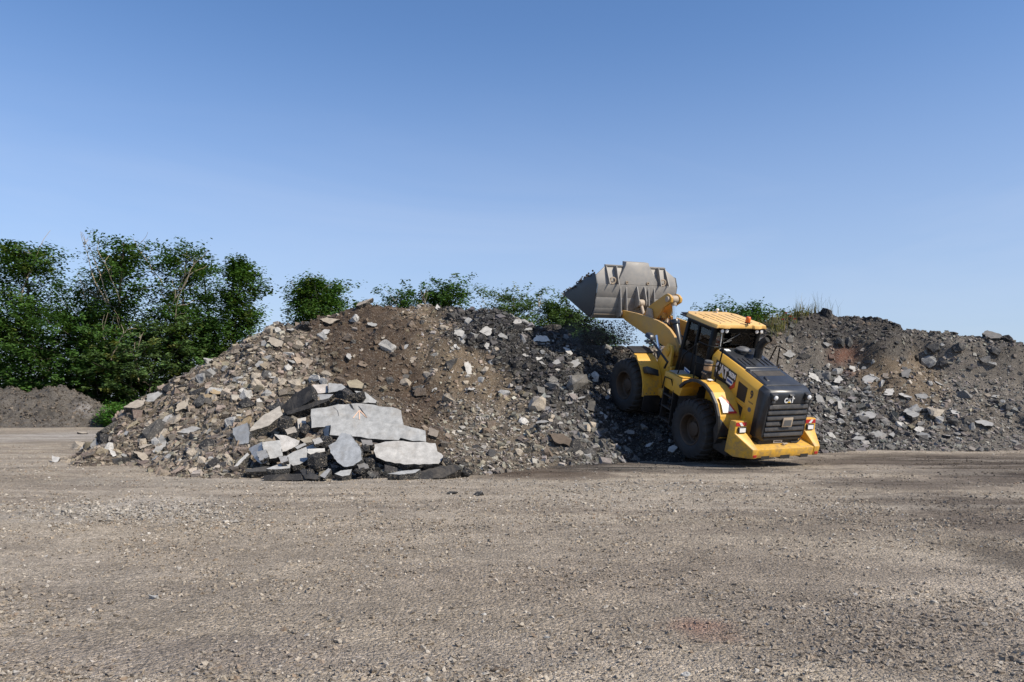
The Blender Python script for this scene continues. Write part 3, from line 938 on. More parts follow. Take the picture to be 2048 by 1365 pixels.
def chunk_mesh(name, seed, flat):
    V_, F_ = hull_proto(seed, flat, 16, 0.55)
    bm = bmesh.new()
    vs = [bm.verts.new(q) for q in V_]
    for f in F_: bm.faces.new([vs[i] for i in f])
    bmesh.ops.subdivide_edges(bm, edges=[e for e in bm.edges if e.calc_length() > 0.75], cuts=1)
    r = np.random.default_rng(seed)
    for v_ in bm.verts: v_.co += Vector(r.normal(size=3) * 0.045)
    bmesh.ops.triangulate(bm, faces=bm.faces)
    bmesh.ops.recalc_face_normals(bm, faces=bm.faces)
    me_ = bpy.data.meshes.new(name)
    bm.to_mesh(me_); bm.free()
    me_.materials.append(M['chunk'])
    return me_

SLABM = [slab_mesh('asphalt_fragment', 500 + i, 0.26 + 0.05 * (i % 4), 0.5 + 0.1 * (i % 4), 4 + i % 3, 0.09) for i in range(16)]
CHUNKM = [chunk_mesh('rubble_chunk', 600 + i, 0.55 + 0.1 * (i % 4)) for i in range(14)]
COLS = {'pale': (0.41, 0.395, 0.365), 'white': (0.49, 0.47, 0.43), 'grey': (0.29, 0.285, 0.27), 'mid': (0.18, 0.172, 0.16), 'dark': (0.075, 0.072, 0.068),
        'black': (0.035, 0.034, 0.034), 'beige': (0.36, 0.31, 0.245), 'brown': (0.15, 0.115, 0.085), 'ochre': (0.33, 0.25, 0.15)}
WORD = {'pale': 'pale grey', 'white': 'whitish', 'grey': 'grey', 'mid': 'mid-grey', 'dark': 'dark grey', 'black': 'black', 'beige': 'beige', 'brown': 'brown', 'ochre': 'ochre'}

def put(kind, px, py, w, col, label, group=None, facing=0.22, spin=None, idx=None, sink=0.25, cat=None):
    """a slab or chunk lying where a line of sight meets the mound; w = its width as seen"""
    q = hit(px, py)
    size = w * q[1] / FPX * 0.5 * 1.08
    nrm = normal_at(np.array([q[0]]), np.array([q[1]]))[0]
    if q[2] < 0.05: nrm = np.array([0, 0, 1.0])
    tc_ = np.array([0, 0, CAM_H]) - q; tc_ /= np.linalg.norm(tc_)
    nn = nrm + facing * tc_ + rng.normal(size=3) * 0.24
    nn /= np.linalg.norm(nn)
    sp = rng.uniform(0, 6.28) if spin is None else spin
    R_ = rot_to(nn[None], np.array([sp]), np.zeros(1))[0]
    meshes = SLABM if kind == 'slab' else CHUNKM
    k = rng.integers(0, len(meshes)) if idx is None else idx
    o_ = bpy.data.objects.new('asphalt_fragment' if kind == 'slab' else 'rubble_chunk', meshes[k])
    mt = Matrix(R_.tolist()).to_4x4()
    off = size * (0.62 - sink) if kind == 'slab' else size * (0.45 - sink)
    mt.translation = Vector(q + nn * off)
    o_.matrix_world = mt @ Matrix.Diagonal((size, size, size, 1))
    c = np.array(COLS[col]) * rng.uniform(0.9, 1.1)
    o_.color = (*c, 1)
    link(o_)
    tag(o_, label, cat or ('slab' if kind == 'slab' else 'chunk'), group)
    return o_

PROM = [  # kind, px, py, width, colour, label
 ('slab', 728, 606, 42, 'beige', 'long beige rock lying on the very top of the brown mound'),
 ('slab', 664, 646, 48, 'beige', 'long beige slab leaning just below the brown crest, up the slope from a dark chunk'),
 ('slab', 552, 690, 42, 'beige', 'pale beige slab standing out high on the rubble shoulder near the trees'),
 ('slab', 651, 669, 26, 'pale', 'small pale slab at the edge of the dark brown earth'),
 ('chunk', 710, 641, 24, 'pale', 'whitish pitted rock in the brown earth just under the crest'),
 ('slab', 742, 652, 24, 'grey', 'grey slab half buried in brown earth below the crest'),
 ('chunk', 777, 695, 32, 'pale', 'pale block lying alone in the middle of the brown earth'),
 ('slab', 812, 696, 16, 'pale', 'small upright pale slab beside the pale block in the brown earth'),
 ('slab', 934, 741, 34, 'white', 'whitish slab lying flat on the tan gravel slope'),
 ('slab', 971, 666, 32, 'pale', 'pale slab tilted on the black asphalt slope, higher of two'),
 ('slab', 974, 695, 24, 'white', 'squarish whitish slab on the black slope, lower of two'),
 ('slab', 1004, 677, 26, 'grey', 'triangular grey slab beside the two pale slabs on the black slope'),
 ('slab', 1035, 649, 32, 'pale', 'pale slab close under the crest where the black slope falls away'),
 ('slab', 1057, 663, 26, 'grey', 'grey slab standing on edge next to the pale one near the crest'),
 ('slab', 1083, 682, 38, 'white', 'bright whitish slab lowest of the row along the falling crest'),
 ('slab', 918, 671, 28, 'pale', 'pale wedge-shaped slab where tan earth meets black asphalt'),
 ('slab', 874, 620, 26, 'pale', 'pale slab on the crest where brown earth turns to black asphalt'),
 ('chunk', 889, 659, 20, 'beige', 'beige stone on the border between tan earth and black asphalt'),
 ('chunk', 902, 637, 24, 'dark', 'dark grey block just under the crest of the black slope'),
 ('slab', 1102, 653, 46, 'dark', 'large dark slab tilted up against the far trees left of the bucket'),
 ('slab', 1050, 712, 16, 'pale', 'small pale chip above the black hollow'),
 ('slab', 1076, 720, 22, 'pale', 'pale slab under a black slab on the dark slope'),
 ('chunk', 811, 769, 24, 'beige', 'round beige stone on the lower brown earth'),
 ('slab', 824, 724, 18, 'beige', 'thin beige stone upright in the lower brown earth'),
 ('slab', 696, 716, 26, 'grey', 'grey slab on edge along the left border of the brown earth'),
 ('chunk', 603, 664, 34, 'black', 'black asphalt lump on the shoulder left of the brown earth'),
 ('slab', 1167, 713, 32, 'mid', 'mid-grey block at the rim of the shaded hollow under the bucket'),
 ('slab', 1136, 708, 30, 'pale', 'pale striped slab just left of the block under the bucket'),
 ('slab', 1146, 730, 32, 'pale', 'pale slab lying below the striped one, left of the front wheel'),
 ('slab', 1114, 728, 20, 'pale', 'small pale slab on the dark slope left of the striped one'),
 ('chunk', 1076, 813, 38, 'beige', 'big rounded beige block low on the gravelly slope'),
 ('slab', 1114, 851, 34, 'pale', 'pale slab facing out at the lower gravelly slope'),
 ('slab', 1085, 849, 30, 'grey', 'grey slab touching the pale one low on the gravelly slope'),
 ('slab', 1122, 886, 58, 'brown', 'large brown-stained slab at the foot of the gravelly slope'),
 ('chunk', 1154, 770, 48, 'mid', 'large speckled grey boulder left of the front wheel'),
 ('slab', 1141, 793, 24, 'pale', 'pale wedge under the speckled boulder'),
 ('slab', 1162, 800, 22, 'grey', 'grey slab under the speckled boulder, next to the pale wedge'),
 ('slab', 1180, 814, 32, 'dark', 'dark block below the speckled boulder near the front wheel'),
 ('chunk', 1150, 902, 40, 'black', 'black tarry lump at the foot of the slope left of the loader'),
 ('slab', 1201, 833, 26, 'grey', 'grey slab below the front wheel'),
 ('chunk', 899, 803, 30, 'beige', 'beige stone among gravel right of the slab heap top'),
 ('slab', 942, 782, 24, 'pale', 'pale slab on the gravel slope right of the slab heap'),
 ('chunk', 1047, 846, 20, 'white', 'small white lump of plaster in the gravel'),
 ('slab', 1626, 759, 30, 'pale', 'pale upright slab right beside the loader hood'),
 ('slab', 1675, 765, 30, 'pale', 'pale angular slab, second along the row right of the hood'),
 ('slab', 1738, 765, 34, 'pale', 'tall pale slab at the lower edge of the reddish earth'),
 ('chunk', 1762, 770, 18, 'pale', 'small pale block beside the tall slab under the reddish earth'),
 ('slab', 1778, 789, 32, 'pale', 'pale slab lying flat right of the tall slab'),
 ('slab', 1806, 795, 28, 'pale', 'pale slab next to the flat one on the right mound'),
 ('slab', 1638, 805, 34, 'grey', 'grey slab beside the rear grille of the loader'),
 ('slab', 1678, 815, 34, 'grey', 'grey tilted slab, a step right of the rear grille'),
 ('slab', 1733, 837, 42, 'pale', 'large pale ragged slab in the middle of the right slope'),
 ('chunk', 1868, 830, 36, 'beige', 'rounded beige boulder alone on the right slope'),
 ('slab', 1822, 834, 48, 'grey', 'long grey slab left of the rounded beige boulder'),
 ('slab', 1972, 853, 38, 'pale', 'pale tilted slab far to the right on the dark slope'),
 ('slab', 1757, 874, 38, 'grey', 'cracked grey slab at the foot of the right mound'),
 ('slab', 1785, 877, 34, 'grey', 'grey slab leaning on the cracked slab at the mound foot'),
 ('slab', 1837, 862, 26, 'pale', 'small pale slab above the foot of the right mound'),
 ('slab', 1848, 877, 36, 'grey', 'flat grey slab at the foot right of the cracked slab'),
 ('slab', 1891, 877, 32, 'pale', 'pale thin slab at the foot, rightmost of the pale row'),
 ('slab', 1718, 882, 34, 'grey', 'grey slab at the foot left of the cracked slab'),
 ('slab', 1660, 826, 14, 'pale', 'small pale chip right of the loader counterweight'),
 ('slab', 1842, 795, 26, 'grey', 'narrow grey slab on tan earth of the right mound'),
 ('slab', 1655, 690, 24, 'grey', 'grey slab high on the right mound left of the reddish earth'),
 ('slab', 1607, 712, 28, 'dark', 'dark slab above the right handrail of the loader'),
 ('slab', 1577, 711, 28, 'grey', 'grey slab beside the exhaust stack on the slope behind'),
 ('slab', 1813, 751, 30, 'mid', 'mid-grey slab on the tan patch of the right mound'),
 ('slab', 1981, 675, 46, 'mid', 'broad slab lying on the crest far to the right'),
 ('chunk', 2012, 684, 26, 'black', 'black block jutting from the crest far to the right'),
 ('slab', 1909, 667, 22, 'dark', 'dark slab jutting from the crest of the right mound'),
 ('slab', 272, 817, 48, 'beige', 'big beige-grey slab standing on the left edge of the rubble'),
 ('slab', 314, 799, 46, 'pale', 'pale flat slab beside the big one on the left edge'),
 ('slab', 366, 818, 44, 'beige', 'beige slab on the lower left flank, below the pale flat slab'),
 ('chunk', 314, 869, 52, 'dark', 'large rounded dark asphalt lump low on the left flank'),
 ('slab', 320, 901, 36, 'pale', 'pale slab at the foot under the rounded dark lump'),
 ('slab', 218, 864, 56, 'pale', 'long pale slab sliding off the left edge of the rubble'),
 ('slab', 222, 880, 26, 'beige', 'beige slab behind the long pale slab at the left edge'),
 ('slab', 190, 893, 28, 'grey', 'grey slab at the far left end of the rubble'),
 ('slab', 285, 921, 44, 'beige', 'beige slab lying at the very foot of the left flank'),
 ('slab', 109, 925, 44, 'pale', 'thin pale slab lying out on the yard at far left'),
 ('slab', 291, 897, 26, 'beige', 'beige block above the slab at the left foot'),
 ('slab', 379, 867, 42, 'grey', 'grey slab tilted steeply on the lower left flank'),
 ('slab', 519, 731, 26, 'pale', 'pale stone high on the left flank under the dark lump'),
 ('chunk', 511, 754, 24, 'beige', 'beige stone in the middle of the upper left flank'),
 ('slab', 432, 791, 32, 'ochre', 'ochre-stained slab in the middle of the left flank'),
 ('slab', 487, 786, 24, 'pale', 'pale slab in the middle of the left flank right of the ochre one'),
 ('slab', 480, 831, 28, 'pale', 'pale slab lower on the left flank, left of the slab heap'),
 ('slab', 224, 911, 26, 'pale', 'small pale slab at the left foot of the rubble'),
 ('slab', 392, 740, 22, 'grey', 'grey slab near the upper left outline'),
 ('slab', 358, 746, 22, 'beige', 'beige slab standing up on the upper left outline'),
 ('slab', 1345, 903, 30, 'pale', 'pale slab lying by the rear tyre of the loader'),
 ('slab', 1300, 893, 24, 'grey', 'grey slab on the ramp between the loader tyres'),
 ('slab', 1262, 868, 26, 'mid', 'mid-grey slab under the front tyre on the ramp'),
]
for kind, px, py, w_, col, lab in PROM:
    put(kind, px, py, w_, col, lab)

# the many other pieces that can be told apart, patch by patch
AREAS = [  # name used in the label, px range, py range, slabs, chunks, colours
 ('high on the left flank under the trees', (380, 560), (690, 770), 16, 26, ['beige', 'pale', 'grey', 'dark', 'black']),
 ('in the middle of the left flank', (300, 560), (770, 850), 22, 34, ['beige', 'pale', 'grey', 'dark', 'black', 'ochre']),
 ('along the foot of the left flank', (150, 500), (850, 930), 22, 40, ['beige', 'pale', 'grey', 'black', 'beige']),
 ('on the shoulder beside the brown earth', (540, 660), (640, 770), 14, 22, ['beige', 'grey', 'dark', 'pale']),
 ('in the dark brown earth', (660, 860), (620, 800), 6, 22, ['brown', 'brown', 'beige', 'dark']),
 ('on the tan earth in the middle', (840, 1010), (690, 820), 8, 16, ['beige', 'brown', 'grey', 'pale']),
 ('on the black asphalt slope', (900, 1130), (615, 730), 20, 30, ['black', 'dark', 'black', 'mid', 'grey']),
 ('above the ramp left of the loader', (1090, 1230), (690, 830), 20, 26, ['dark', 'grey', 'black', 'pale', 'mid']),
 ('on the gravelly foot left of the loader', (930, 1260), (830, 915), 14, 30, ['grey', 'beige', 'dark', 'black', 'brown']),
 ('on the slope behind the cab', (1280, 1540), (680, 720), 8, 10, ['beige', 'grey', 'mid']),
 ('on the rugged bank topping the right mound', (1540, 1800), (630, 690), 8, 16, ['dark', 'black', 'mid', 'brown']),
 ('right of the hood on the right mound', (1600, 1760), (720, 820), 20, 24, ['grey', 'mid', 'dark', 'pale']),
 ('along the foot of the right mound', (1640, 1950), (820, 890), 30, 34, ['grey', 'mid', 'pale', 'dark', 'black']),
 ('on the far right slope', (1800, 2040), (690, 840), 22, 26, ['mid', 'dark', 'grey', 'dark']),
]
SZ = ['small', 'medium', 'larger']
for area, (x0, x1), (y0, y1), ns, nc, cols in AREAS:
    for kind, cnt in (('slab', ns), ('chunk', nc)):
        for k in range(cnt):
            c = cols[rng.integers(0, len(cols))]
            u = rng.random(); w_ = 9 + (27 if 'left flank' in area else 18) * u ** 2
            sz = SZ[0] if w_ < 12 else SZ[1] if w_ < 18 else SZ[2]
            noun = 'slab' if kind == 'slab' else 'chunk'
            put(kind, rng.uniform(x0, x1), rng.uniform(y0, y1), w_, c, f'{sz} {WORD[c]} broken {noun} {area}', f'{noun}s {area}', facing=0.1, sink=0.3)

# ------------------------------------------------------------------ the heap of big slabs in front
def crop(x, y): return 450 + x / 4.016, 740 + y / 4.016

def big_slab(poly, nrm, depth, thick, col, label, name='asphalt_plate', jag=0.02, dz=0.0):
    """outline as seen, laid into a plane with a given normal at a given distance, with real thickness"""
    pix = [crop(*q) for q in poly]
    cx = sum(q[0] for q in pix) / len(pix); cy = sum(q[1] for q in pix) / len(pix)
    c = at(cx, cy, depth)
    nn = Vector(nrm).normalized()
    O_ = Vector((0, 0, CAM_H)); C_ = Vector(c)
    ex = Vector((1, 0, 0)); ex = (ex - ex.dot(nn) * nn).normalized(); ey = nn.cross(ex)
    P = []
    for q in pix:
        d = Vector(ray(*q)); t = (C_ - O_).dot(nn) / d.dot(nn)
        v_ = O_ + d * t - C_
        P.append(Vector((v_.dot(ex), v_.dot(ey))))
    area = sum(P[i].x * P[(i + 1) % len(P)].y - P[(i + 1) % len(P)].x * P[i].y for i in range(len(P)))
    if area < 0: P = P[::-1]
    r = np.random.default_rng(abs(hash(label)) % 1000 if False else int(abs(cx * 7 + cy * 3)))
    me_ = slab_from_poly(name, P, thick, r, jag, 5, 0.94)
    o_ = bpy.data.objects.new(name, me_)
    o_.matrix_world = Matrix(((ex.x, ey.x, nn.x, c[0]), (ex.y, ey.y, nn.y, c[1]), (ex.z, ey.z, nn.z, c[2]), (0, 0, 0, 1)))
    o_.color = (*COLS[col], 1) if isinstance(col, str) else (*col, 1)
    link(o_)
    return tag(o_, label, 'slab', 'big slabs heaped in front of the mound')

PG = (0.37, 0.368, 0.352)
SA = big_slab([(693, 315), (860, 290), (1010, 272), (1100, 270), (1340, 300), (1415, 325), (1440, 460), (1150, 440), (860, 420), (845, 460), (695, 468)],
         (0.02, -0.80, 0.60), 18.7, 0.16, PG, 'largest pale slab with an orange painted arrow, top of the heap')
big_slab([(858, 390), (1080, 405), (1240, 415), (1440, 445), (1610, 490), (1615, 578), (1410, 545), (1395, 565), (1210, 555), (1030, 535), (840, 522)],
         (0.05, -0.72, 0.69), 18.2, 0.15, PG, 'long pale slab lying across the heap under the arrow slab')
big_slab([(1200, 600), (1290, 575), (1430, 570), (1690, 590), (1705, 655), (1755, 690), (1715, 755), (1480, 760), (1290, 735), (1215, 700), (1195, 650)],
         (0.10, -0.62, 0.78), 17.5, 0.16, (0.42, 0.405, 0.375), 'broad pale slab at the lower end of the heap nearest the loader')
big_slab([(935, 505), (1010, 520), (1050, 580), (1085, 620), (1100, 720), (1030, 770), (960, 780), (900, 740), (860, 680), (830, 610), (890, 575)],
         (-0.30, -0.80, 0.52), 17.1, 0.16, (0.46, 0.465, 0.455), 'pale pointed slab standing in the front middle of the heap')
big_slab([(300, 580), (440, 565), (465, 690), (350, 720), (320, 750)], (0.25, -0.75, 0.6), 17.3, 0.2, PG, 'pale squarish slab at the front left of the heap, sunny half')
big_slab([(190, 630), (295, 580), (318, 752), (285, 755), (235, 710)], (-0.55, -0.75, 0.35), 17.35, 0.14, (0.46, 0.465, 0.455), 'shaded grey face slab at the front left corner of the heap')
big_slab([(60, 470), (180, 425), (200, 500), (190, 590), (110, 600), (65, 520)], (-0.35, -0.80, 0.48), 18.4, 0.12, (0.36, 0.365, 0.36), 'grey slab standing apart at the left end of the heap')
big_slab([(195, 480), (300, 370), (440, 290), (465, 360), (385, 420), (350, 450), (200, 495)], (0.15, -0.55, 0.82), 18.8, 0.30, (0.36, 0.33, 0.285), 'thick slab with tarry black edge tilted up at the left of the heap')
big_slab([(705, 120), (825, 115), (825, 183), (715, 192)], (0.15, -0.75, 0.64), 20.4, 0.14, (0.48, 0.44, 0.40), 'small square whitish slab at the top left of the heap')
big_slab([(832, 105), (940, 115), (985, 155), (830, 185)], (-0.1, -0.72, 0.69), 20.3, 0.14, PG, 'small grey slab next to the square one at the heap top')
big_slab([(718, 198), (870, 196), (820, 242), (715, 245)], (-0.15, -0.8, 0.58), 19.8, 0.14, (0.38, 0.38, 0.375), 'narrow grey slab under the two small ones at the heap top')
big_slab([(1040, 170), (1120, 175), (1220, 250), (1210, 268), (1090, 262), (1075, 210)], (0.1, -0.72, 0.69), 20.0, 0.14, PG, 'small grey slab tucked behind the arrow slab')
big_slab([(975, 95), (1060, 75), (1115, 110), (1100, 150), (1000, 140)], (0.0, -0.6, 0.8), 20.6, 0.14, (0.33, 0.28, 0.19), 'ochre-stained slab poking out on top of the heap')
big_slab([(450, 300), (560, 190), (690, 118), (705, 230), (600, 300), (490, 350)], (-0.45, -0.75, 0.48), 19.4, 0.26, COLS['black'], 'thick black upturned asphalt slab showing its tarry underside')
big_slab([(690, 262), (830, 228), (838, 245), (700, 300), (560, 345), (500, 362), (490, 340)], (-0.1, -0.8, 0.6), 19.2, 0.2, COLS['black'], 'long black slab edge under the upturned one')
big_slab([(500, 690), (545, 660), (735, 590), (742, 622), (664, 655), (690, 700), (600, 760), (545, 770), (505, 735)], (0.1, -0.5, 0.86), 17.4, 0.16, PG, 'pale slab sloping to the front at the left middle of the heap')
big_slab([(665, 635), (800, 630), (805, 655), (690, 682), (662, 665)], (0.3, -0.6, 0.74), 17.2, 0.12, (0.46, 0.45, 0.42), 'small bright slab on top of the sloping one')
big_slab([(580, 395), (650, 380), (655, 460), (590, 490)], (0.4, -0.75, 0.5), 18.9, 0.14, (0.42, 0.40, 0.37), 'small upright pale slab beside the arrow slab')
big_slab([(395, 518), (480, 525), (600, 570), (590, 600), (500, 650), (460, 660), (440, 560)], (0.2, -0.7, 0.68), 17.9, 0.14, (0.45, 0.43, 0.40), 'beige slab half shaded behind the squarish one')
big_slab([(780, 460), (840, 450), (830, 555), (805, 562)], (-0.6, -0.7, 0.35), 18.4, 0.14, (0.36, 0.36, 0.35), 'narrow grey slab on edge at the left end of the long slab')
big_slab([(600, 560), (770, 505), (790, 520), (725, 575), (640, 590)], (0.1, -0.4, 0.9), 18.4, 0.16, (0.30, 0.27, 0.22), 'crumbling brown slab between the arrow slab and the sloping slab')
big_slab([(310, 850), (460, 838), (610, 835), (625, 885), (310, 890)], (0.0, -0.85, 0.52), 16.5, 0.3, COLS['black'], 'black brick-like asphalt piece on the ground in front of the heap')
big_slab([(600, 805), (640, 795), (755, 852), (742, 880), (645, 875)], (-0.4, -0.75, 0.5), 16.6, 0.22, COLS['dark'], 'dark wedge of asphalt on the ground by the black piece')
big_slab([(880, 835), (930, 810), (1020, 798), (1000, 845), (940, 855)], (0.05, -0.45, 0.89), 16.6, 0.2, PG, 'pale topped slab lying at the foot below the pointed slab')
big_slab([(1305, 835), (1420, 812), (1570, 798), (1530, 828), (1400, 842)], (0.0, -0.35, 0.94), 16.5, 0.22, PG, 'flat pale topped slab on the ground at the right foot')
big_slab([(1520, 830), (1700, 780), (1850, 760), (1900, 800), (1740, 870), (1560, 885)], (0.1, -0.7, 0.7), 16.8, 0.3, COLS['black'], 'long crumbling black asphalt piece at the right foot of the heap')
big_slab([(160, 800), (330, 775), (430, 790), (330, 815), (170, 820)], (0.0, -0.5, 0.86), 17.0, 0.16, COLS['dark'], 'dark flat slab on the ground at the left foot of the heap')
big_slab([(65, 785), (120, 720), (180, 665), (195, 680), (130, 745), (80, 795)], (-0.2, -0.7, 0.68), 17.4, 0.1, (0.5, 0.48, 0.44), 'narrow whitish strip of concrete leaning at the left foot')
big_slab([(330, 795), (480, 740), (530, 745), (520, 790), (400, 800)], (0.1, -0.3, 0.95), 16.9, 0.14, (0.38, 0.38, 0.37), 'thin grey slab lying flat before the squarish slab')

for a_ in [  # smaller pieces wedged between the big ones
    ([(250, 660), (330, 640), (350, 700), (280, 730)], (-0.3, -0.6, 0.7), 17.15, 0.08, (0.34, 0.335, 0.32), 'small grey shard leaning on the shaded corner slab'),
    ([(480, 480), (560, 455), (580, 500), (500, 520)], (0.3, -0.5, 0.8), 18.2, 0.09, (0.30, 0.27, 0.23), 'small brown shard under the thick tilted slab'),
    ([(700, 560), (760, 540), (790, 580), (720, 600)], (0.2, -0.4, 0.9), 17.6, 0.08, (0.33, 0.32, 0.30), 'small grey shard above the small bright slab'),
    ([(1090, 560), (1180, 565), (1190, 600), (1110, 610)], (0.1, -0.5, 0.85), 17.8, 0.08, (0.22, 0.21, 0.2), 'dark grey shard in the gap under the long slab'),
    ([(430, 700), (500, 690), (510, 730), (450, 750)], (-0.2, -0.5, 0.84), 16.95, 0.08, (0.36, 0.35, 0.33), 'small pale shard right of the squarish slab foot'),
    ([(760, 850), (830, 790), (850, 800), (800, 870)], (-0.3, -0.5, 0.8), 16.55, 0.07, (0.38, 0.37, 0.35), 'thin pale shard lying at the foot of the crumbly lump'),
    ([(1060, 760), (1140, 740), (1160, 790), (1080, 800)], (0.2, -0.6, 0.78), 16.85, 0.1, (0.16, 0.155, 0.15), 'dark shard standing between the pointed and broad slabs'),
    ([(1640, 460), (1720, 490), (1700, 540), (1630, 520)], (0.3, -0.5, 0.8), 18.4, 0.1, (0.2, 0.17, 0.14), 'brown shard at the right end of the long slab'),
    ([(560, 620), (640, 585), (655, 600), (580, 640)], (0.0, -0.4, 0.92), 17.7, 0.07, (0.35, 0.34, 0.32), 'narrow pale shard above the sloping slab')]:
    big_slab(*a_, name='asphalt_shard', jag=0.05)

def black_lump(cx, cy, w, depth, label, col='black'):
    px, py = crop(cx, cy); q = at(px, py, depth)
    o_ = bpy.data.objects.new('asphalt_lump', LUMPM[rng.integers(0, len(LUMPM))])
    s = w / 4.016 * depth / FPX * 0.5
    o_.matrix_world = Matrix.Translation(q) @ Matrix(rot_to(np.array([[0, -0.4, 0.9]]), rng.uniform(0, 6.28, 1), np.array([0.4]))[0].tolist()).to_4x4() @ Matrix.Diagonal((s, s, s, 1))
    o_.color = (*COLS[col], 1)
    link(o_)
    return tag(o_, label, 'asphalt lump', 'black asphalt lumps in the slab heap')
LUMPM = []
for i in range(5):
    me_ = chunk_mesh('asphalt_lump', 700 + i, 0.7); me_.materials.clear(); me_.materials.append(M['tar']); LUMPM.append(me_)
for a_ in [(490, 440, 170, 18.6, 'big black asphalt lump in the gap left of the arrow slab'), (540, 520, 130, 18.3, 'black lump above the half shaded beige slab'),
           (1130, 640, 110, 17.7, 'black lump between the pointed slab and the broad slab'), (1180, 620, 80, 17.9, 'small black lump under the long slab'),
           (740, 735, 170, 17.0, 'crumbly black lump under the small bright slab'), (960, 215, 170, 19.7, 'crumbly black lump behind the arrow slab'),
           (1080, 215, 110, 19.9, 'smaller black lump behind the arrow slab'), (1150, 745, 100, 17.0, 'black lump below the gap beside the broad slab'),
           (800, 580, 150, 17.9, 'black lump under the left end of the long slab'), (880, 700, 90, 17.3, 'black lump behind the pointed slab'),
           (640, 490, 120, 18.5, 'grey-black lump under the small upright slab'), (300, 540, 130, 18.6, 'black lump under the thick tilted slab'),
           (1790, 740, 110, 17.4, 'dark lump off the right end of the broad slab'), (1080, 820, 90, 16.8, 'black lump at the foot below the broad slab'),
           (1940, 830, 90, 17.2, 'black crumb at the far right foot of the heap'), (680, 830, 80, 16.7, 'dark lump at the foot of the heap middle')]:
    black_lump(*a_)
for k, (px, py, w_, c, lab) in enumerate([(905, 987, 26, 'dark', 'crumbled asphalt patch lying on the yard, left piece'), (958, 991, 32, 'black', 'black asphalt crumb lying on the yard right of the crumbled patch'),
        (1372, 1345, 22, 'white', 'small white stone at the lower edge of the yard'), (1000, 1338, 40, 'brown', 'brown clod of earth at the lower edge of the yard'),
        (820, 1296, 14, 'beige', 'beige pebble near the lower edge, left of the clod'), (1094, 1274, 13, 'grey', 'bluish grey pebble on the near yard'),
        (573, 1242, 10, 'beige', 'beige pebble alone on the left near yard'), (308, 1193, 22, 'pale', 'pale stone pair on the left near yard'), (969, 1228, 12, 'white', 'white pebble in the middle of the near yard'),
        (240, 932, 66, 'dark', 'long dark asphalt strip lying at the left foot of the rubble')]):
    d = ray(px, py); t = CAM_H / -d[2]; q = d * t; q[2] = ground_h(np.array([q[0]]), np.array([q[1]]))[0]
    o_ = bpy.data.objects.new('stone' if c not in ('dark', 'black', 'brown') else 'crumb', CHUNKM[k % len(CHUNKM)])
    s = w_ / FPX * q[1] * 0.5
    o_.matrix_world = Matrix.Translation((q[0], q[1], q[2] + s * 0.15)) @ Matrix.Rotation(k * 1.3 if w_ < 40 else 0.0, 4, 'Z') @ Matrix.Diagonal((s, s * (0.8 if w_ < 40 else 0.4), s * (0.7 if w_ < 30 else 0.4), 1))
    o_.color = (*COLS[c], 1)
    link(o_); tag(o_, lab, 'stone')

# the orange arrow sprayed on the largest slab
om = plain('orange_spray_paint', (0.78, 0.52, 0.36), 0.9)
inv = SA.matrix_world.inverted()
def on_slab(x, y):
    d = Vector(ray(*crop(x, y))); nn = SA.matrix_world.to_3x3().col[2]; C_ = SA.matrix_world.translation
    O_ = Vector((0, 0, CAM_H)); t = (C_ - O_).dot(nn) / d.dot(nn)
    q = inv @ (O_ + d * t); q.z += 0.009
    return q
b = B()
for (xa, ya), (xb, yb), wd in [((1080, 325), (1080, 400), 4), ((1080, 325), (1030, 388), 3.5), ((1080, 325), (1140, 384), 3.5)]:
    dx, dy = xb - xa, yb - ya; L_ = math.hypot(dx, dy); ox, oy = -dy / L_ * wd, dx / L_ * wd
    b.poly([on_slab(xa + ox, ya + oy), on_slab(xa - ox, ya - oy), on_slab(xb - ox, yb - oy), on_slab(xb + ox, yb + oy)])
b.obj('painted_arrow', om, SA, smooth=0)

cm_ = plain('dark_crack', (0.03, 0.028, 0.025), 0.95)
for pts in ([(1006, 276, 6), (1018, 292, 7), (1024, 306, 5), (1040, 322, 1.5)], [(1072, 292, 1.5), (1090, 312, 3), (1104, 334, 3.5), (1122, 358, 3), (1142, 388, 1)], [(870, 300, 1), (905, 330, 1.6), (915, 372, 1)]):
    b = B()
    for (xa, ya, wa), (xb, yb, wb) in zip(pts, pts[1:]):
        b.poly([on_slab(xa - wa, ya), on_slab(xa + wa, ya), on_slab(xb + wb, yb), on_slab(xb - wb, yb)])
    for v_ in b.bm.verts: v_.co.z += 0.002
    b.obj('crack', cm_, SA, smooth=0)

# ------------------------------------------------------------------ wheel loader (x forward, y to its left, z up, origin under the rear axle)
LD = empty('wheel_loader')
LD.matrix_world = Matrix.Translation(LT) @ LR.to_4x4()
tag(LD, 'yellow wheel loader climbing the mound with its bucket raised', 'wheel loader')

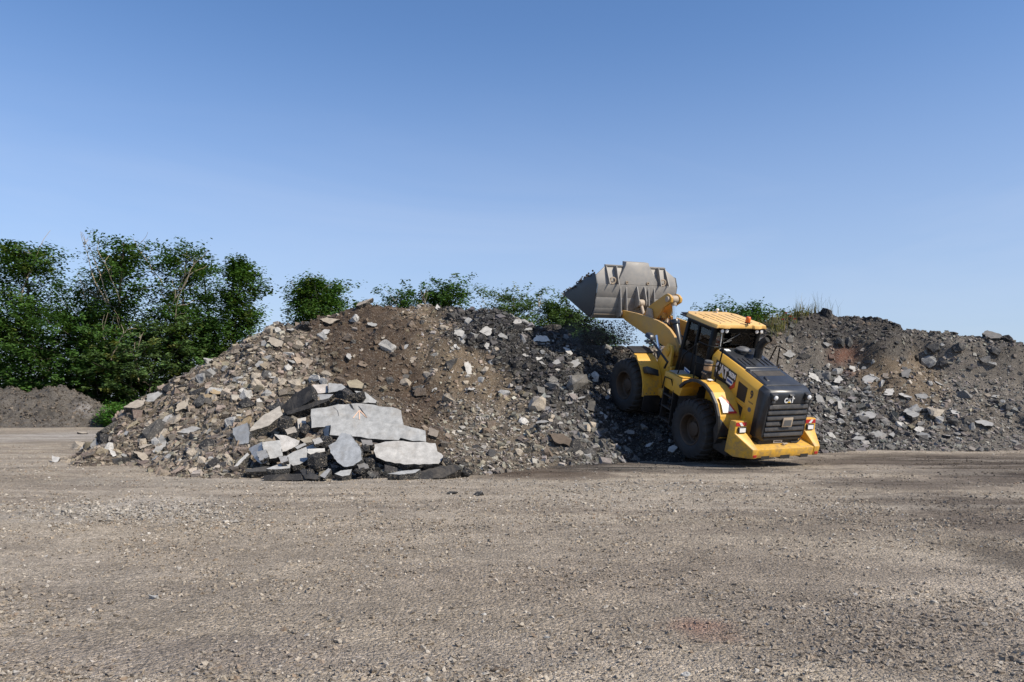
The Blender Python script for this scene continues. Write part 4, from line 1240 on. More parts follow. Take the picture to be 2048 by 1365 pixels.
# --- wheels
def tyre_mesh():
    b = B()
    prof = [(0.40, -0.22), (0.45, -0.27), (0.56, -0.305), (0.66, -0.30), (0.735, -0.275), (0.765, -0.22), (0.77, 0.0), (0.765, 0.22), (0.735, 0.275), (0.66, 0.30), (0.56, 0.305), (0.45, 0.27), (0.40, 0.22)]
    b.lathe(prof, 56, 'y', closed=True)
    N = 24
    for s in (-1, 1):
        for k in range(N):
            a0 = 2 * math.pi * (k + (0.5 if s > 0 else 0)) / N
            wd = 0.085
            def P(r, a, y): return (r * math.cos(a), y, r * math.sin(a))
            # a lug runs from the middle of the tread over the shoulder
            sec = [(0.02 * s, 0.762, 0.80, 0.0), (0.21 * s, 0.758, 0.80, 0.05), (0.295 * s, 0.70, 0.745, 0.09), (0.312 * s, 0.63, 0.655, 0.11)]
            rows = []
            for y_, r0, r1, sh in sec:
                a_ = a0 + sh
                rows.append([P(r0, a_ - wd / 0.8 * 0.62, y_), P(r0, a_ + wd / 0.8 * 0.62, y_), P(r1, a_ + wd / 0.8 * 0.5, y_), P(r1, a_ - wd / 0.8 * 0.5, y_)])
            vs = [[b.bm.verts.new(q) for q in rw] for rw in rows]
            b.face(vs[0][::-1]); b.face(vs[-1])
            for u, w in zip(vs, vs[1:]):
                for i in range(4):
                    b.face([u[i], u[(i + 1) % 4], w[(i + 1) % 4], w[i]])
    o_ = b.obj('tyre', M['rubber'], None, smooth=35)
    return o_

def rim_mesh():
    b = B()
    b.lathe([(0.41, 0.215), (0.43, 0.245), (0.415, 0.26), (0.385, 0.25), (0.37, 0.20), (0.365, 0.06), (0.33, 0.02), (0.24, 0.03), (0.20, 0.06), (0.19, 0.13), (0.12, 0.15), (0.0001, 0.15)], 40, 'y', cap0=False)
    for k in range(16):
        a_ = 2 * math.pi * k / 16
        b.lathe([(0.016, 0.0), (0.016, 0.035), (0.0001, 0.04)], 6, 'y', c=(0.285 * math.cos(a_), 0.02, 0.285 * math.sin(a_)))
    b.lathe([(0.41, -0.24), (0.36, -0.2), (0.36, 0.0)], 32, 'y', cap0=False)
    return b.obj('rim', M['rim'], None, smooth=35)

ty0, rm0 = tyre_mesh(), rim_mesh()
for i, (x, y, z, lab) in enumerate([(0, 1.07, 0.68, None), (0, -1.07, 0.80, None), (3.35, 1.07, 0.77, None), (3.35, -1.07, 0.77, None)]):
    wv = empty('wheel', LD, (x, y, z))
    wv.rotation_euler = (0, 0.3 * i, 0 if y > 0 else math.pi)
    if i == 0: t_, r_ = ty0, rm0
    else:
        t_, r_ = ty0.copy(), rm0.copy(); COL.objects.link(t_); COL.objects.link(r_)
    t_.parent = wv; r_.parent = wv

# --- chassis
b = B()
b.box(-1.55, 1.45, -0.48, 0.48, 0.62, 1.3)
b.tube([(0, -0.95, 0.74), (0, 0.95, 0.70)], 0.22, 14)
b.tube([(0, -0.35, 0.72), (0, 0.35, 0.72)], 0.36, 14)
b.box(-1.55, -0.5, -0.7, 0.7, 0.95, 1.35)
b.obj('rear_frame', M['chassis'], LD, 0.02)
b = B()
b.tube([(3.35, -0.95, 0.77), (3.35, 0.95, 0.77)], 0.22, 14)
b.tube([(3.35, -0.35, 0.77), (3.35, 0.35, 0.77)], 0.36, 14)
b.box(1.5, 2.2, -0.3, 0.3, 0.65, 1.5)
b.tube([(1.62, 0, 0.5), (1.62, 0, 1.7)], 0.16, 12)
b.obj('axle_housing', M['chassis'], LD, 0.02)
fr_prof = [(1.95, 0.85), (2.05, 1.65), (2.08, 2.2), (2.16, 2.34), (2.34, 2.36), (2.5, 2.2), (2.62, 1.9), (2.8, 1.5), (3.7, 1.35), (3.75, 0.75), (2.6, 0.6)]
for s in (-1, 1):
    b = B(); b.prism(fr_prof, s * 0.66, s * 0.74); b.prism(fr_prof, s * 0.36, s * 0.44)
    b.obj('loader_tower', M['yellow'], LD, 0.012)
b = B()
b.box(1.98, 2.12, -0.74, 0.74, 0.9, 1.75); b.box(2.1, 3.7, -0.36, 0.36, 0.75, 1.3); b.box(2.0, 2.25, -0.9, 0.9, 0.85, 1.05)
b.obj('front_frame', M['yellow'], LD, 0.015)
for s in (-1, 1):
    b = B()
    b.lathe([(0.0001, 0.0), (0.11, 0.0), (0.11, 0.03), (0.06, 0.045), (0.0001, 0.045)] if s > 0 else [(0.0001, 0.0), (0.11, 0.0), (0.11, -0.03), (0.0001, -0.045)], 20, 'y', c=(2.27, s * 0.742, 2.17))
    b.box(2.21, 2.27, s * 0.745 - 0.01, s * 0.745 + 0.03, 2.0, 2.3)
    b.obj('pivot_pin', M['yellow'], LD, 0.006)

# --- fenders
def arc(cx, cz, r, a0, a1, k): return [(cx + r * math.cos(math.radians(a0 + (a1 - a0) * i / k)), cz + r * math.sin(math.radians(a0 + (a1 - a0) * i / k))) for i in range(k + 1)]
REAR_ARC = [(0.62, 1.66), (0.45, 1.84), (0.2, 1.99), (-0.08, 2.06), (-0.38, 2.04), (-0.66, 1.93), (-0.92, 1.72), (-1.10, 1.45), (-1.19, 1.15), (-1.22, 0.92)]
for s in (-1, 1):
    b = B()
    b.sheet(REAR_ARC, -0.04, min(s * 0.73, s * 1.38), max(s * 0.73, s * 1.38))
    fd = b.obj('rear_fender', M['yellow'], LD, 0.0, smooth=50)
    b = B()
    ya, yb = min(s * 1.36, s * 1.43), max(s * 1.36, s * 1.43)
    b.sheet([(x * 1.012, z * 1.006 + 0.012) for x, z in REAR_ARC], -0.075, ya, yb)
    b.obj('fender_trim', M['black'], fd, 0.0, smooth=50)
    b = B()
    ym = s * 1.03
    b.hexa([(-1.12, s * 1.40, 1.42), (-1.24, s * 1.40, 1.0), (-1.12, s * 1.40, 0.72), (-0.98, s * 1.40, 1.1)],
           [(-1.13, s * 1.0, 1.22), (-1.25, s * 0.98, 0.98), (-1.16, s * 1.0, 0.78), (-1.05, s * 1.0, 1.0)])
    b.obj('mud_flap', M['black'], LD, 0.008)
    b = B(); b.box(-1.42, -0.85, min(s * 0.75, s * 1.2), max(s * 0.75, s * 1.2), 0.50, 0.86)
    b.obj('rear_guard', M['chassis'], LD, 0.03)
FRONT_ARC = arc(3.35, 0.80, 1.10, 108, 174, 10) + [(2.24, 0.80)]
for s in (-1, 1):
    ya, yb = min(s * 0.76, s * 1.40), max(s * 0.76, s * 1.40)
    b = B(); b.sheet(FRONT_ARC, 0.04, ya, yb); ff = b.obj('front_fender', M['yellow'], LD, 0.0, smooth=50)
    b = B(); b.sheet(arc(3.35, 0.80, 1.125, 88, 110, 5), 0.05, ya - 0.01, yb + 0.01); b.obj('rubber_lip', M['black'], ff, 0.0, smooth=50)
    b = B(); b.box(2.20, 2.23, ya + 0.02, yb - 0.05, 0.36, 0.84); b.obj('mud_flap', M['black'], LD, 0.006)
    b = B()
    b.hexa([(2.36, s * 1.02, 1.50), (2.32, s * 1.02, 1.40), (2.10, s * 1.02, 1.45), (2.18, s * 1.02, 1.62)],
           [(2.50, s * 1.36, 1.60), (2.40, s * 1.36, 1.44), (2.20, s * 1.36, 1.52), (2.28, s * 1.36, 1.70)])
    b.obj('step_pad', M['black'], ff, 0.015)
    for k in range(4):
        b = B(); b.lathe([(0.018, 0.0), (0.018, -0.02), (0.0001, -0.025)], 8, 'x', c=(2.232, s * (0.86 + 0.14 * k), 0.90)); b.obj('bolt', M['greygrease'], ff)

# --- battery box, steps
b = B(); b.prism([(0.62, 1.38), (0.55, 1.60), (0.62, 1.86), (1.40, 1.84), (1.42, 1.42)], 0.80, 1.36); b.prism([(0.62, 1.87), (0.62, 1.90), (0.95, 1.89), (0.95, 1.86)], 0.82, 1.34)
pl_ = b.obj('battery_box', M['yellow'], LD, 0.012)
b = B(); b.box(0.7, 1.35, 0.84, 1.28, 1.866, 1.875); b.obj('step_mat', M['worn'], pl_)
b = B(); b.prism([(0.62, 1.38), (0.55, 1.60), (0.62, 1.86), (1.40, 1.84), (1.42, 1.42)], -1.36, -0.80); b.obj('hydraulic_tank', M['yellow'], LD, 0.012)
ldr = empty('ladder', LD)
for x in (0.86, 1.30):
    b = B(); b.prism([(x - 0.02, 0.48), (x + 0.03, 1.45), (x + 0.06, 1.45), (x + 0.015, 0.48)], 1.18, 1.36); b.obj('side_plate', M['black'], ldr)
for z in (0.50, 0.86, 1.20):
    b = B(); b.box(0.86, 1.32, 1.16, 1.36, z, z + 0.04); b.obj('step', M['black'], ldr, 0.004)
b = B(); b.box(0.6, 1.5, 0.5, 0.8, 0.75, 1.6); b.obj('valve_cover', M['chassis'], LD, 0.02)

# --- hood
def hood_sec(x, zt, zb, hw=0.73): return [(x, -hw, zb), (x, -hw, zt - 0.16), (x, -hw + 0.13, zt), (x, hw - 0.13, zt), (x, hw, zt - 0.16), (x, hw, zb)]
b = B()
secs = [hood_sec(0.36, 2.76, 1.30), hood_sec(0.0, 2.70, 1.20), hood_sec(-0.8, 2.555, 1.05), hood_sec(-1.58, 2.41, 1.0)]
vs = [[b.bm.verts.new(q) for q in s_] for s_ in secs]
for u, w in zip(vs, vs[1:]):
    for i in range(6): b.face([u[i], u[(i + 1) % 6], w[(i + 1) % 6], w[i]])
b.face(vs[0]); b.face(vs[-1][::-1])
hd = b.obj('hood', M['yellow'], LD, 0.018, smooth=30)
# black top cover, flat front part with ribs
def zt(x): return 2.70 + x * 0.1835
b = B()
b.hexa([(0.30, -0.60, zt(0.30) - 0.02), (0.30, 0.60, zt(0.30) - 0.02), (-0.78, 0.57, zt(-0.78) - 0.02), (-0.78, -0.57, zt(-0.78) - 0.02)],
       [(0.30, -0.56, zt(0.30) + 0.07), (0.30, 0.56, zt(0.30) + 0.07), (-0.74, 0.52, zt(-0.74) + 0.05), (-0.74, -0.52, zt(-0.74) + 0.05)])
hc = b.obj('hood_cover', M['blackgloss'], LD, 0.015)
for y in (-0.44, -0.30, -0.15, 0.15, 0.30, 0.44):
    b = B()
    b.hexa([(-0.30, y - 0.012, zt(-0.3) + 0.050), (-0.30, y + 0.012, zt(-0.3) + 0.050), (-0.66, y + 0.012, zt(-0.66) + 0.045), (-0.66, y - 0.012, zt(-0.66) + 0.045)],
           [(-0.30, y - 0.010, zt(-0.3) + 0.082), (-0.30, y + 0.010, zt(-0.3) + 0.082), (-0.66, y + 0.010, zt(-0.66) + 0.07), (-0.66, y - 0.010, zt(-0.66) + 0.07)])
    b.obj('rib', M['black'], hc)
b = B(); b.hexa([(0.22, 0.36, zt(0.22) + 0.073), (0.22, 0.52, zt(0.22) + 0.073), (0.10, 0.52, zt(0.1) + 0.073), (0.10, 0.36, zt(0.1) + 0.073)], [(0.22, 0.36, zt(0.22) + 0.077), (0.22, 0.52, zt(0.22) + 0.077), (0.10, 0.52, zt(0.1) + 0.077), (0.10, 0.36, zt(0.1) + 0.077)])
b.obj('sticker', M['white'], hc)
# rear hood part, with a recessed air screen
b = B()
def tri_strip(ps):
    for q in ps: b.poly(q)
x0, x1 = -0.80, -1.62
b.hexa([(x0, -0.60, zt(x0) - 0.03), (x0, 0.60, zt(x0) - 0.03), (x1, 0.60, zt(x1) - 0.03), (x1, -0.60, zt(x1) - 0.03)],
       [(x0, -0.58, zt(x0) + 0.02), (x0, 0.58, zt(x0) + 0.02), (x1, 0.58, zt(x1) + 0.025), (x1, -0.58, zt(x1) + 0.025)])
b.hexa([(-1.16, -0.56, zt(-1.16) + 0.02), (-1.16, 0.56, zt(-1.16) + 0.02), (x1, 0.575, zt(x1) + 0.02), (x1, -0.575, zt(x1) + 0.02)],
       [(-1.20, -0.50, zt(-1.2) + 0.055), (-1.20, 0.50, zt(-1.2) + 0.055), (x1, 0.56, zt(x1) + 0.035), (x1, -0.56, zt(x1) + 0.035)])
b.hexa([(-0.80, -0.57, zt(-0.8) + 0.02), (-0.80, 0.57, zt(-0.8) + 0.02), (-0.90, 0.50, zt(-0.9) + 0.02), (-0.90, -0.50, zt(-0.9) + 0.02)],
       [(-0.80, -0.55, zt(-0.8) + 0.05), (-0.80, 0.55, zt(-0.8) + 0.05), (-0.88, 0.49, zt(-0.88) + 0.05), (-0.88, -0.49, zt(-0.88) + 0.05)])
rh = b.obj('rear_hood', M['blackgloss'], LD, 0.012)
b = B()
b.hexa([(-0.91, -0.46, zt(-0.91) + 0.024), (-0.91, 0.46, zt(-0.91) + 0.024), (-1.15, 0.46, zt(-1.15) + 0.024), (-1.15, -0.46, zt(-1.15) + 0.024)],
       [(-0.91, -0.46, zt(-0.91) + 0.030), (-0.91, 0.46, zt(-0.91) + 0.030), (-1.15, 0.46, zt(-1.15) + 0.030), (-1.15, -0.46, zt(-1.15) + 0.030)])
b.obj('air_screen', M['dark_screen2'], rh)
b = B(); b.hexa([(-1.28, 0.30, zt(-1.28) + 0.03), (-1.28, 0.42, zt(-1.28) + 0.03), (-1.46, 0.42, zt(-1.46) + 0.03), (-1.46, 0.30, zt(-1.46) + 0.03)],
                [(-1.30, 0.33, zt(-1.3) + 0.10), (-1.30, 0.40, zt(-1.3) + 0.10), (-1.44, 0.40, zt(-1.44) + 0.06), (-1.44, 0.33, zt(-1.44) + 0.06)])
b.obj('hood_latch', M['black'], rh, 0.008)

# --- rear cap with grille
b = B()
cz0, cz1 = 1.06, 2.40
sec = lambda x, hw, z0, z1, c: [(x, -hw, z0 + c), (x, -hw + c, z0), (x, hw - c, z0), (x, hw, z0 + c), (x, hw, z1 - c), (x, hw - c, z1), (x, -hw + c, z1), (x, -hw, z1 - c)]
rows = [sec(-1.575, 0.745, cz0, 2.425, 0.10), sec(-1.72, 0.745, cz0 - 0.02, 2.40, 0.10), sec(-1.84, 0.72, cz0, 2.36, 0.11), sec(-1.90, 0.67, cz0 + 0.04, 2.28, 0.12)]
vs = [[b.bm.verts.new(q) for q in s_] for s_ in rows]
for u, w in zip(vs, vs[1:]):
    for i in range(8): b.face([u[i], u[(i + 1) % 8], w[(i + 1) % 8], w[i]])
# rear face as a frame round the grille opening
op = [(-1.90, -0.62, 1.16), (-1.90, 0.62, 1.16), (-1.90, 0.62, 2.04), (-1.90, -0.62, 2.04)]
ov = [b.bm.verts.new(q) for q in op]; iv = [b.bm.verts.new((-1.76, q[1], q[2])) for q in op]
L8 = vs[-1]
b.face([L8[1], L8[2], ov[1], ov[0]]); b.face([L8[2], L8[3], ov[1]]); b.face([L8[3], L8[4], ov[2], ov[1]]); b.face([L8[4], L8[5], ov[2]])
b.face([L8[5], L8[6], ov[3], ov[2]]); b.face([L8[6], L8[7], ov[3]]); b.face([L8[7], L8[0], ov[0], ov[3]]); b.face([L8[0], L8[1], ov[0]])
for i in range(4): b.face([ov[i], ov[(i + 1) % 4], iv[(i + 1) % 4], iv[i]])
b.face(iv[::-1]); b.face(vs[0])
cap = b.obj('rear_cap', M['blackgloss'], LD, 0.0, smooth=35)
for k in range(6):
    z = 1.18 + 0.143 * k
    b = B(); b.prism([(-1.93, z + 0.015), (-1.935, z + 0.04), (-1.90, z + 0.125), (-1.80, z + 0.14), (-1.80, z)], -0.615, 0.615)
    b.obj('slat', M['slat'], cap, 0.006)
b = B(); b.box(-1.965, -1.945, -0.17, 0.14, 1.46, 1.70); pp = b.obj('number_plate', M['worn'], cap, 0.004)
b = B(); b.box(-1.97, -1.966, -0.13, 0.10, 1.49, 1.64); b.obj('plate_face', M['greygrease'], pp)
for y in (-0.53, 0.53):
    b = B()
    b.prism([(-1.80, 2.34), (-1.97, 2.30), (-1.95, 2.17), (-1.88, 2.14)], y - 0.10, y + 0.10)
    lh = b.obj('lamp_housing', M['black'], cap, 0.02)
    b = B(); b.lathe([(0.058, 0.0), (0.058, -0.03), (0.04, -0.045), (0.0001, -0.05)], 18, 'x', c=(-1.955, y, 2.225)); b.obj('lamp', M['lamp'], lh)
    b = B(); b.box(-1.93, -1.91, y - 0.05, y + 0.05, 2.08, 2.15); b.obj('bracket', M['greygrease'], lh)
b = B(); b.prism([(-1.82, 2.34), (-1.95, 2.27), (-1.94, 2.21), (-1.88, 2.2)], -0.10, 0.06); cmh = b.obj('camera_housing', M['black'], cap, 0.012)
b = B(); b.lathe([(0.02, 0.0), (0.02, -0.02), (0.0001, -0.022)], 10, 'x', c=(-1.945, -0.02, 2.235)); b.obj('lens', M['lamp'], cmh)
text_mesh('cat_letters', 'CAT', 0.165, M['white'], cap, (-1.906, 0.03, 2.125), (0, -1, 0), (0, 0, 1), 0.003, 0.008, 0.92)
b = B(); b.hexa([(-1.907, 0.085, 2.075), (-1.907, -0.025, 2.075), (-1.907, 0.03, 2.125)], [(-1.914, 0.085, 2.075), (-1.914, -0.025, 2.075), (-1.914, 0.03, 2.125)]); b.obj('logo_triangle', M['yellowp'], cap)
b = B(); b.box(-1.84, -1.2, -0.62, 0.66, 0.92, 1.08); b.tube([(-1.86, -0.35, 1.0), (-1.88, -0.55, 1.0), (-1.86, -0.66, 1.08)], 0.02, 6); bl = b.obj('belly_panel', M['chassis'], LD, 0.015)
b = B(); b.box(-1.852, -1.846, -0.08, 0.20, 1.00, 1.07); st = b.obj('sticker', M['white'], bl)
b = B(); b.box(-1.856, -1.8525, -0.05, 0.17, 1.02, 1.05); b.obj('sticker_print', M['greygrease'], st)

# --- side of the hood: panel with lettering, screens, number
def side_poly(pts, y, t=0.004):
    b = B(); b.hexa([(x, y, z) for x, z in pts], [(x, y + t, z) for x, z in pts]); return b
for s in (1,):
    y = s * 0.731
    dp = side_poly([(0.16, 2.55), (-0.70, 2.42), (-0.70, 2.06), (-0.58, 1.97), (0.16, 2.09)], y).obj('model_panel', M['black'], LD)
    side_poly([(-0.702, 2.22), (-0.702, 2.07), (-0.60, 1.975), (-0.50, 1.985)], y + 0.0045).obj('red_corner', M['redp'], dp)
    dirx = Vector((-1, 0, -0.15)).normalized()
    text_mesh('cat_letters', 'CAT', 0.38, M['white'], dp, (-0.115, y + 0.007, 2.325), dirx * 0.72, (0.05, 0, 1), 0.002, 0.016, 0.9)
    side_poly([(-0.04, 2.17), (-0.24, 2.145), (-0.145, 2.28)], y + 0.0095, 0.002).obj('logo_triangle', M['yellowp'], dp)
    text_mesh('model_letters', '962M', 0.17, M['white'], dp, (-0.545, y + 0.007, 2.335), dirx * 0.72, (0.05, 0, 1), 0.002, 0.008, 0.95)
    sk = side_poly([(-0.36, 2.25), (-0.62, 2.205), (-0.61, 2.06), (-0.36, 2.10)], y + 0.0045, 0.003).obj('dealer_sticker', M['white'], dp)
    side_poly([(-0.38, 2.215), (-0.60, 2.175), (-0.60, 2.115), (-0.38, 2.15)], y + 0.008, 0.002).obj('sticker_print', M['blue'], sk)
    w1 = side_poly([(-0.82, 2.28), (-1.18, 2.21), (-1.17, 1.82), (-0.84, 1.86)], y, 0.006).obj('upper_screen', M['darkhole'], LD)
    w2 = side_poly([(-0.80, 1.76), (-1.14, 1.68), (-1.10, 1.12), (-0.84, 1.15)], y, 0.006).obj('lower_screen', M['darkhole'], LD)
    side_poly([(-0.80, 1.82), (-1.22, 1.76), (-1.22, 1.72), (-0.80, 1.78)], y, 0.02).obj('side_rail', M['yellow'], LD, 0.004)
    text_mesh('number_nine', '9', 0.28, M['black'], LD, (-1.36, y + 0.003, 2.09), (-0.75, 0, -0.1), (0.03, 0, 1), 0.002, 0.012)
    for k in range(5): side_poly([(-1.30 - 0.035 * k, 1.93 - 0.004 * k), (-1.318 - 0.035 * k, 1.928 - 0.004 * k), (-1.318 - 0.035 * k, 1.89 - 0.004 * k), (-1.30 - 0.035 * k, 1.89 - 0.004 * k)], y, 0.003).obj('small_print', M['black'], LD)
    b = B(); b.lathe([(0.06, 0.0), (0.06, 0.006), (0.0001, 0.007)], 16, 'y', c=(-1.38, y, 1.72)); b.obj('lock_plate', M['greygrease'], LD)
    side_poly([(-1.22, 1.52), (-1.28, 1.51), (-1.28, 1.30), (-1.22, 1.30)], y, 0.003).obj('caution_sticker', M['yellowp'], LD)
# warning triangle on the fender, wrapped on its curve
b = B()
def on_f(y, k):
    k = max(0, min(len(REAR_ARC) - 1.001, k)); i = int(k); t = k - i
    x = REAR_ARC[i][0] * (1 - t) + REAR_ARC[i + 1][0] * t; z = REAR_ARC[i][1] * (1 - t) + REAR_ARC[i + 1][1] * t
    a_, c_ = REAR_ARC[i], REAR_ARC[i + 1]; d_ = Vector((c_[0] - a_[0], c_[1] - a_[1])).normalized()
    return x + d_.y * 0.046, y, z - d_.x * 0.046
def patch(ka, ya0, ya1, kb, yb0, yb1, h, seg=4):
    for q in range(seg):
        t0, t1 = q / seg, (q + 1) / seg
        f_ = lambda t, s0, s1: s0 * (1 - t) + s1 * t
        r0 = [on_f(f_(t0, ya0, yb0), f_(t0, ka, kb)), on_f(f_(t0, ya1, yb1), f_(t0, ka, kb))]
        r1 = [on_f(f_(t1, ya0, yb0), f_(t1, ka, kb)), on_f(f_(t1, ya1, yb1), f_(t1, ka, kb))]
        b.poly([(x - h, y, z + h * 0.5) for x, y, z in (r0[0], r0[1], r1[1], r1[0])])
patch(5.5, 1.28, 1.20, 6.75, 1.28, 0.88, 0.004)
wt = b.obj('warning_triangle', M['white'], LD, smooth=0)
b = B(); patch(5.35, 1.19, 1.15, 6.78, 0.90, 0.85, 0.008); patch(6.66, 1.12, 0.86, 6.84, 1.12, 0.84, 0.008, 1); b.obj('red_border', M['red'], wt, smooth=0)
b = B(); patch(3.1, 1.16, 1.02, 3.45, 1.16, 1.02, 0.004, 2); b.obj('sticker', M['white'], LD, smooth=0)

# --- counterweight
b = B()
b.hexa([(-1.55, -1.0, 0.70), (-2.12, -1.0, 0.74), (-2.12, -1.0, 0.96), (-1.55, -1.0, 1.0)], [(-1.55, 1.0, 0.70), (-2.12, 1.0, 0.74), (-2.12, 1.0, 0.96), (-1.55, 1.0, 1.0)])
cw = b.obj('counterweight', M['yellow'], LD, 0.02)
for y0, y1 in ((-0.75, -0.5), (-0.15, 0.15), (0.5, 0.75)):
    b = B(); b.prism([(-1.9, 0.66), (-2.125, 0.70), (-2.125, 0.79), (-1.9, 0.75)], y0, y1); b.obj('notch', M['chassis'], cw)
b = B(); b.lathe([(0.0001, 0), (0.04, 0), (0.04, 0.05), (0.0001, 0.05)], 10, 'z', c=(-1.95, -0.05, 0.975)); b.tube([(-1.95, -0.03, 1.01), (-1.95, -0.16, 1.01)], 0.022, 6); b.obj('tow_pin', M['worn'], cw)
for s in (-1, 1):
    b = B()
    P_ = [(-1.42, 0.66, 0.93, 1.30), (-1.42, 1.48, 0.93, 1.30), (-1.62, 1.52, 0.93, 1.30), (-1.66, 1.22, 0.93, 1.30), (-2.14, 0.98, 0.90, 1.08), (-2.14, 0.74, 0.90, 1.06), (-1.72, 0.64, 0.93, 1.28)]
    b.hexa([(x, s * yi, z) for x, z, yi, yo in P_], [(x, s * yo, z) for x, z, yi, yo in P_])
    wg = b.obj('counterweight_wing', M['yellow'], cw, 0.022)
    b = B(); b.hexa([(-1.633, s * 0.96, 1.40), (-1.633, s * 1.28, 1.40), (-1.622, s * 1.28, 1.49), (-1.622, s * 0.96, 1.49)], [(-1.645, s * 0.96, 1.40), (-1.645, s * 1.28, 1.40), (-1.634, s * 1.28, 1.49), (-1.634, s * 0.96, 1.49)])
    mk = b.obj('marker_panel', M['red'], wg)
    b = B(); ya, yb, yc, yd = (1.05, 1.13, 1.20, 1.12)
    b.hexa([(-1.646, s * ya, 1.402), (-1.646, s * yb, 1.402), (-1.635, s * yc, 1.488), (-1.635, s * yd, 1.488)], [(-1.650, s * ya, 1.402), (-1.650, s * yb, 1.402), (-1.639, s * yc, 1.488), (-1.639, s * yd, 1.488)]); b.obj('white_stripe', M['white'], mk)
    b = B(); b.hexa([(-1.655, s * 0.98, 1.24), (-1.655, s * 1.22, 1.24), (-1.638, s * 1.22, 1.38), (-1.638, s * 0.98, 1.38)], [(-1.70, s * 0.98, 1.24), (-1.70, s * 1.22, 1.24), (-1.68, s * 1.22, 1.38), (-1.68, s * 0.98, 1.38)])
    tl = b.obj('tail_light', M['black'], wg, 0.008)
    b = B(); b.hexa([(-1.702, s * 1.01, 1.26), (-1.702, s * 1.19, 1.26), (-1.684, s * 1.19, 1.36), (-1.684, s * 1.01, 1.36)], [(-1.708, s * 1.01, 1.26), (-1.708, s * 1.19, 1.26), (-1.690, s * 1.19, 1.36), (-1.690, s * 1.01, 1.36)]); b.obj('lens', M['lamp'], tl)
    b = B(); b.box(-2.152, -2.141, min(s * 0.93, s * 1.03), max(s * 0.93, s * 1.03), 0.78, 0.84); b.obj('reflector', M['red'], wg)

# --- exhaust, precleaner, reservoir
b = B(); b.tube([(-0.22, -0.27, 2.60), (-0.22, -0.27, 2.95), (-0.24, -0.27, 3.06), (-0.36, -0.27, 3.20), (-0.48, -0.27, 3.30)], 0.105, 18, cap=False)
b.tube([(-0.22, -0.27, 2.58), (-0.22, -0.27, 2.72)], 0.15, 18, r1=0.11)
ex = b.obj('exhaust_stack', M['black'], LD, smooth=50)
b = B(); b.tube([(-0.40, -0.27, 3.233), (-0.44, -0.27, 3.267)], 0.098, 18); b.obj('dark_bore_disc', M['cabblack'], ex)  # black disc inside the pipe, painting in the shade of its hollow
b = B(); b.lathe([(0.10, 0.0), (0.10, 0.07), (0.16, 0.09), (0.20, 0.12), (0.20, 0.15), (0.13, 0.19), (0.12, 0.20), (0.0001, 0.205)], 28, 'z', c=(0.03, 0.02, 2.72)); b.obj('precleaner', M['greygrease'], LD, smooth=35)
gr = empty('grease_pump', LD)
b = B(); b.lathe([(0.10, 0.0), (0.105, 0.02), (0.105, 0.19), (0.10, 0.20)], 20, 'z', c=(0.10, 1.02, 2.28)); b.obj('reservoir', M['tan'], gr, smooth=35)
b = B(); b.lathe([(0.112, 0.0), (0.112, 0.05), (0.09, 0.06), (0.0001, 0.06)], 20, 'z', c=(0.10, 1.02, 2.475)); b.obj('lid', M['greygrease'], gr, smooth=35)
b = B(); b.box(0.0, 0.2, 0.92, 1.1, 2.02, 2.27); b.obj('pump_body', M['black'], gr, 0.02)
for k in range(3):
    b = B(); b.lathe([(0.018, 0.0), (0.018, 0.03), (0.0001, 0.03)], 8, 'y', c=(0.03 + 0.07 * k, 1.1, 2.2)); b.obj('fitting', M['worn'], gr)

# --- handrails
b = B(); b.tube([(0.20, 1.33, 2.02), (0.30, 1.30, 2.45), (0.42, 1.25, 2.92), (0.36, 1.25, 2.97), (-0.04, 1.25, 2.97), (-0.10, 1.20, 2.97), (-0.15, 0.92, 2.97), (-0.16, 0.86, 2.93), (-0.20, 0.95, 2.06)], 0.02, 8)
b.tube([(0.28, 1.30, 2.43), (-0.06, 1.24, 2.45), (-0.11, 0.84, 2.45)], 0.016, 8)
b.obj('handrail', M['cabblack'], LD, smooth=60)
b = B(); b.tube([(0.40, 1.25, 2.9), (0.92, 1.22, 2.46), (1.05, 1.22, 1.75)], 0.018, 8); b.tube([(0.98, 1.33, 1.50), (1.02, 1.40, 1.72), (1.32, 1.40, 1.70), (1.36, 1.40, 1.36)], 0.018, 8); b.obj('handrail', M['cabblack'], LD, smooth=60)
b = B(); b.tube([(0.20, -1.15, 2.0), (0.27, -1.15, 2.45), (0.10, -1.15, 2.94), (-0.02, -1.15, 2.96), (-0.28, -1.15, 2.93)], 0.018, 8); b.tube([(-0.02, -1.15, 2.92), (-0.06, -1.15, 2.40)], 0.018, 8); b.tube([(0.24, -1.15, 2.42), (-0.30, -1.15, 2.38)], 0.016, 8)
b.tube([(-0.06, -1.15, 2.42), (-0.10, -1.15, 2.0)], 0.018, 8); b.obj('handrail', M['cabblack'], LD, smooth=60)
b = B(); b.box(-0.6, 0.6, -1.38, -0.75, 2.06, 2.09); b.obj('right_platform', M['yellow'], LD, 0.004)

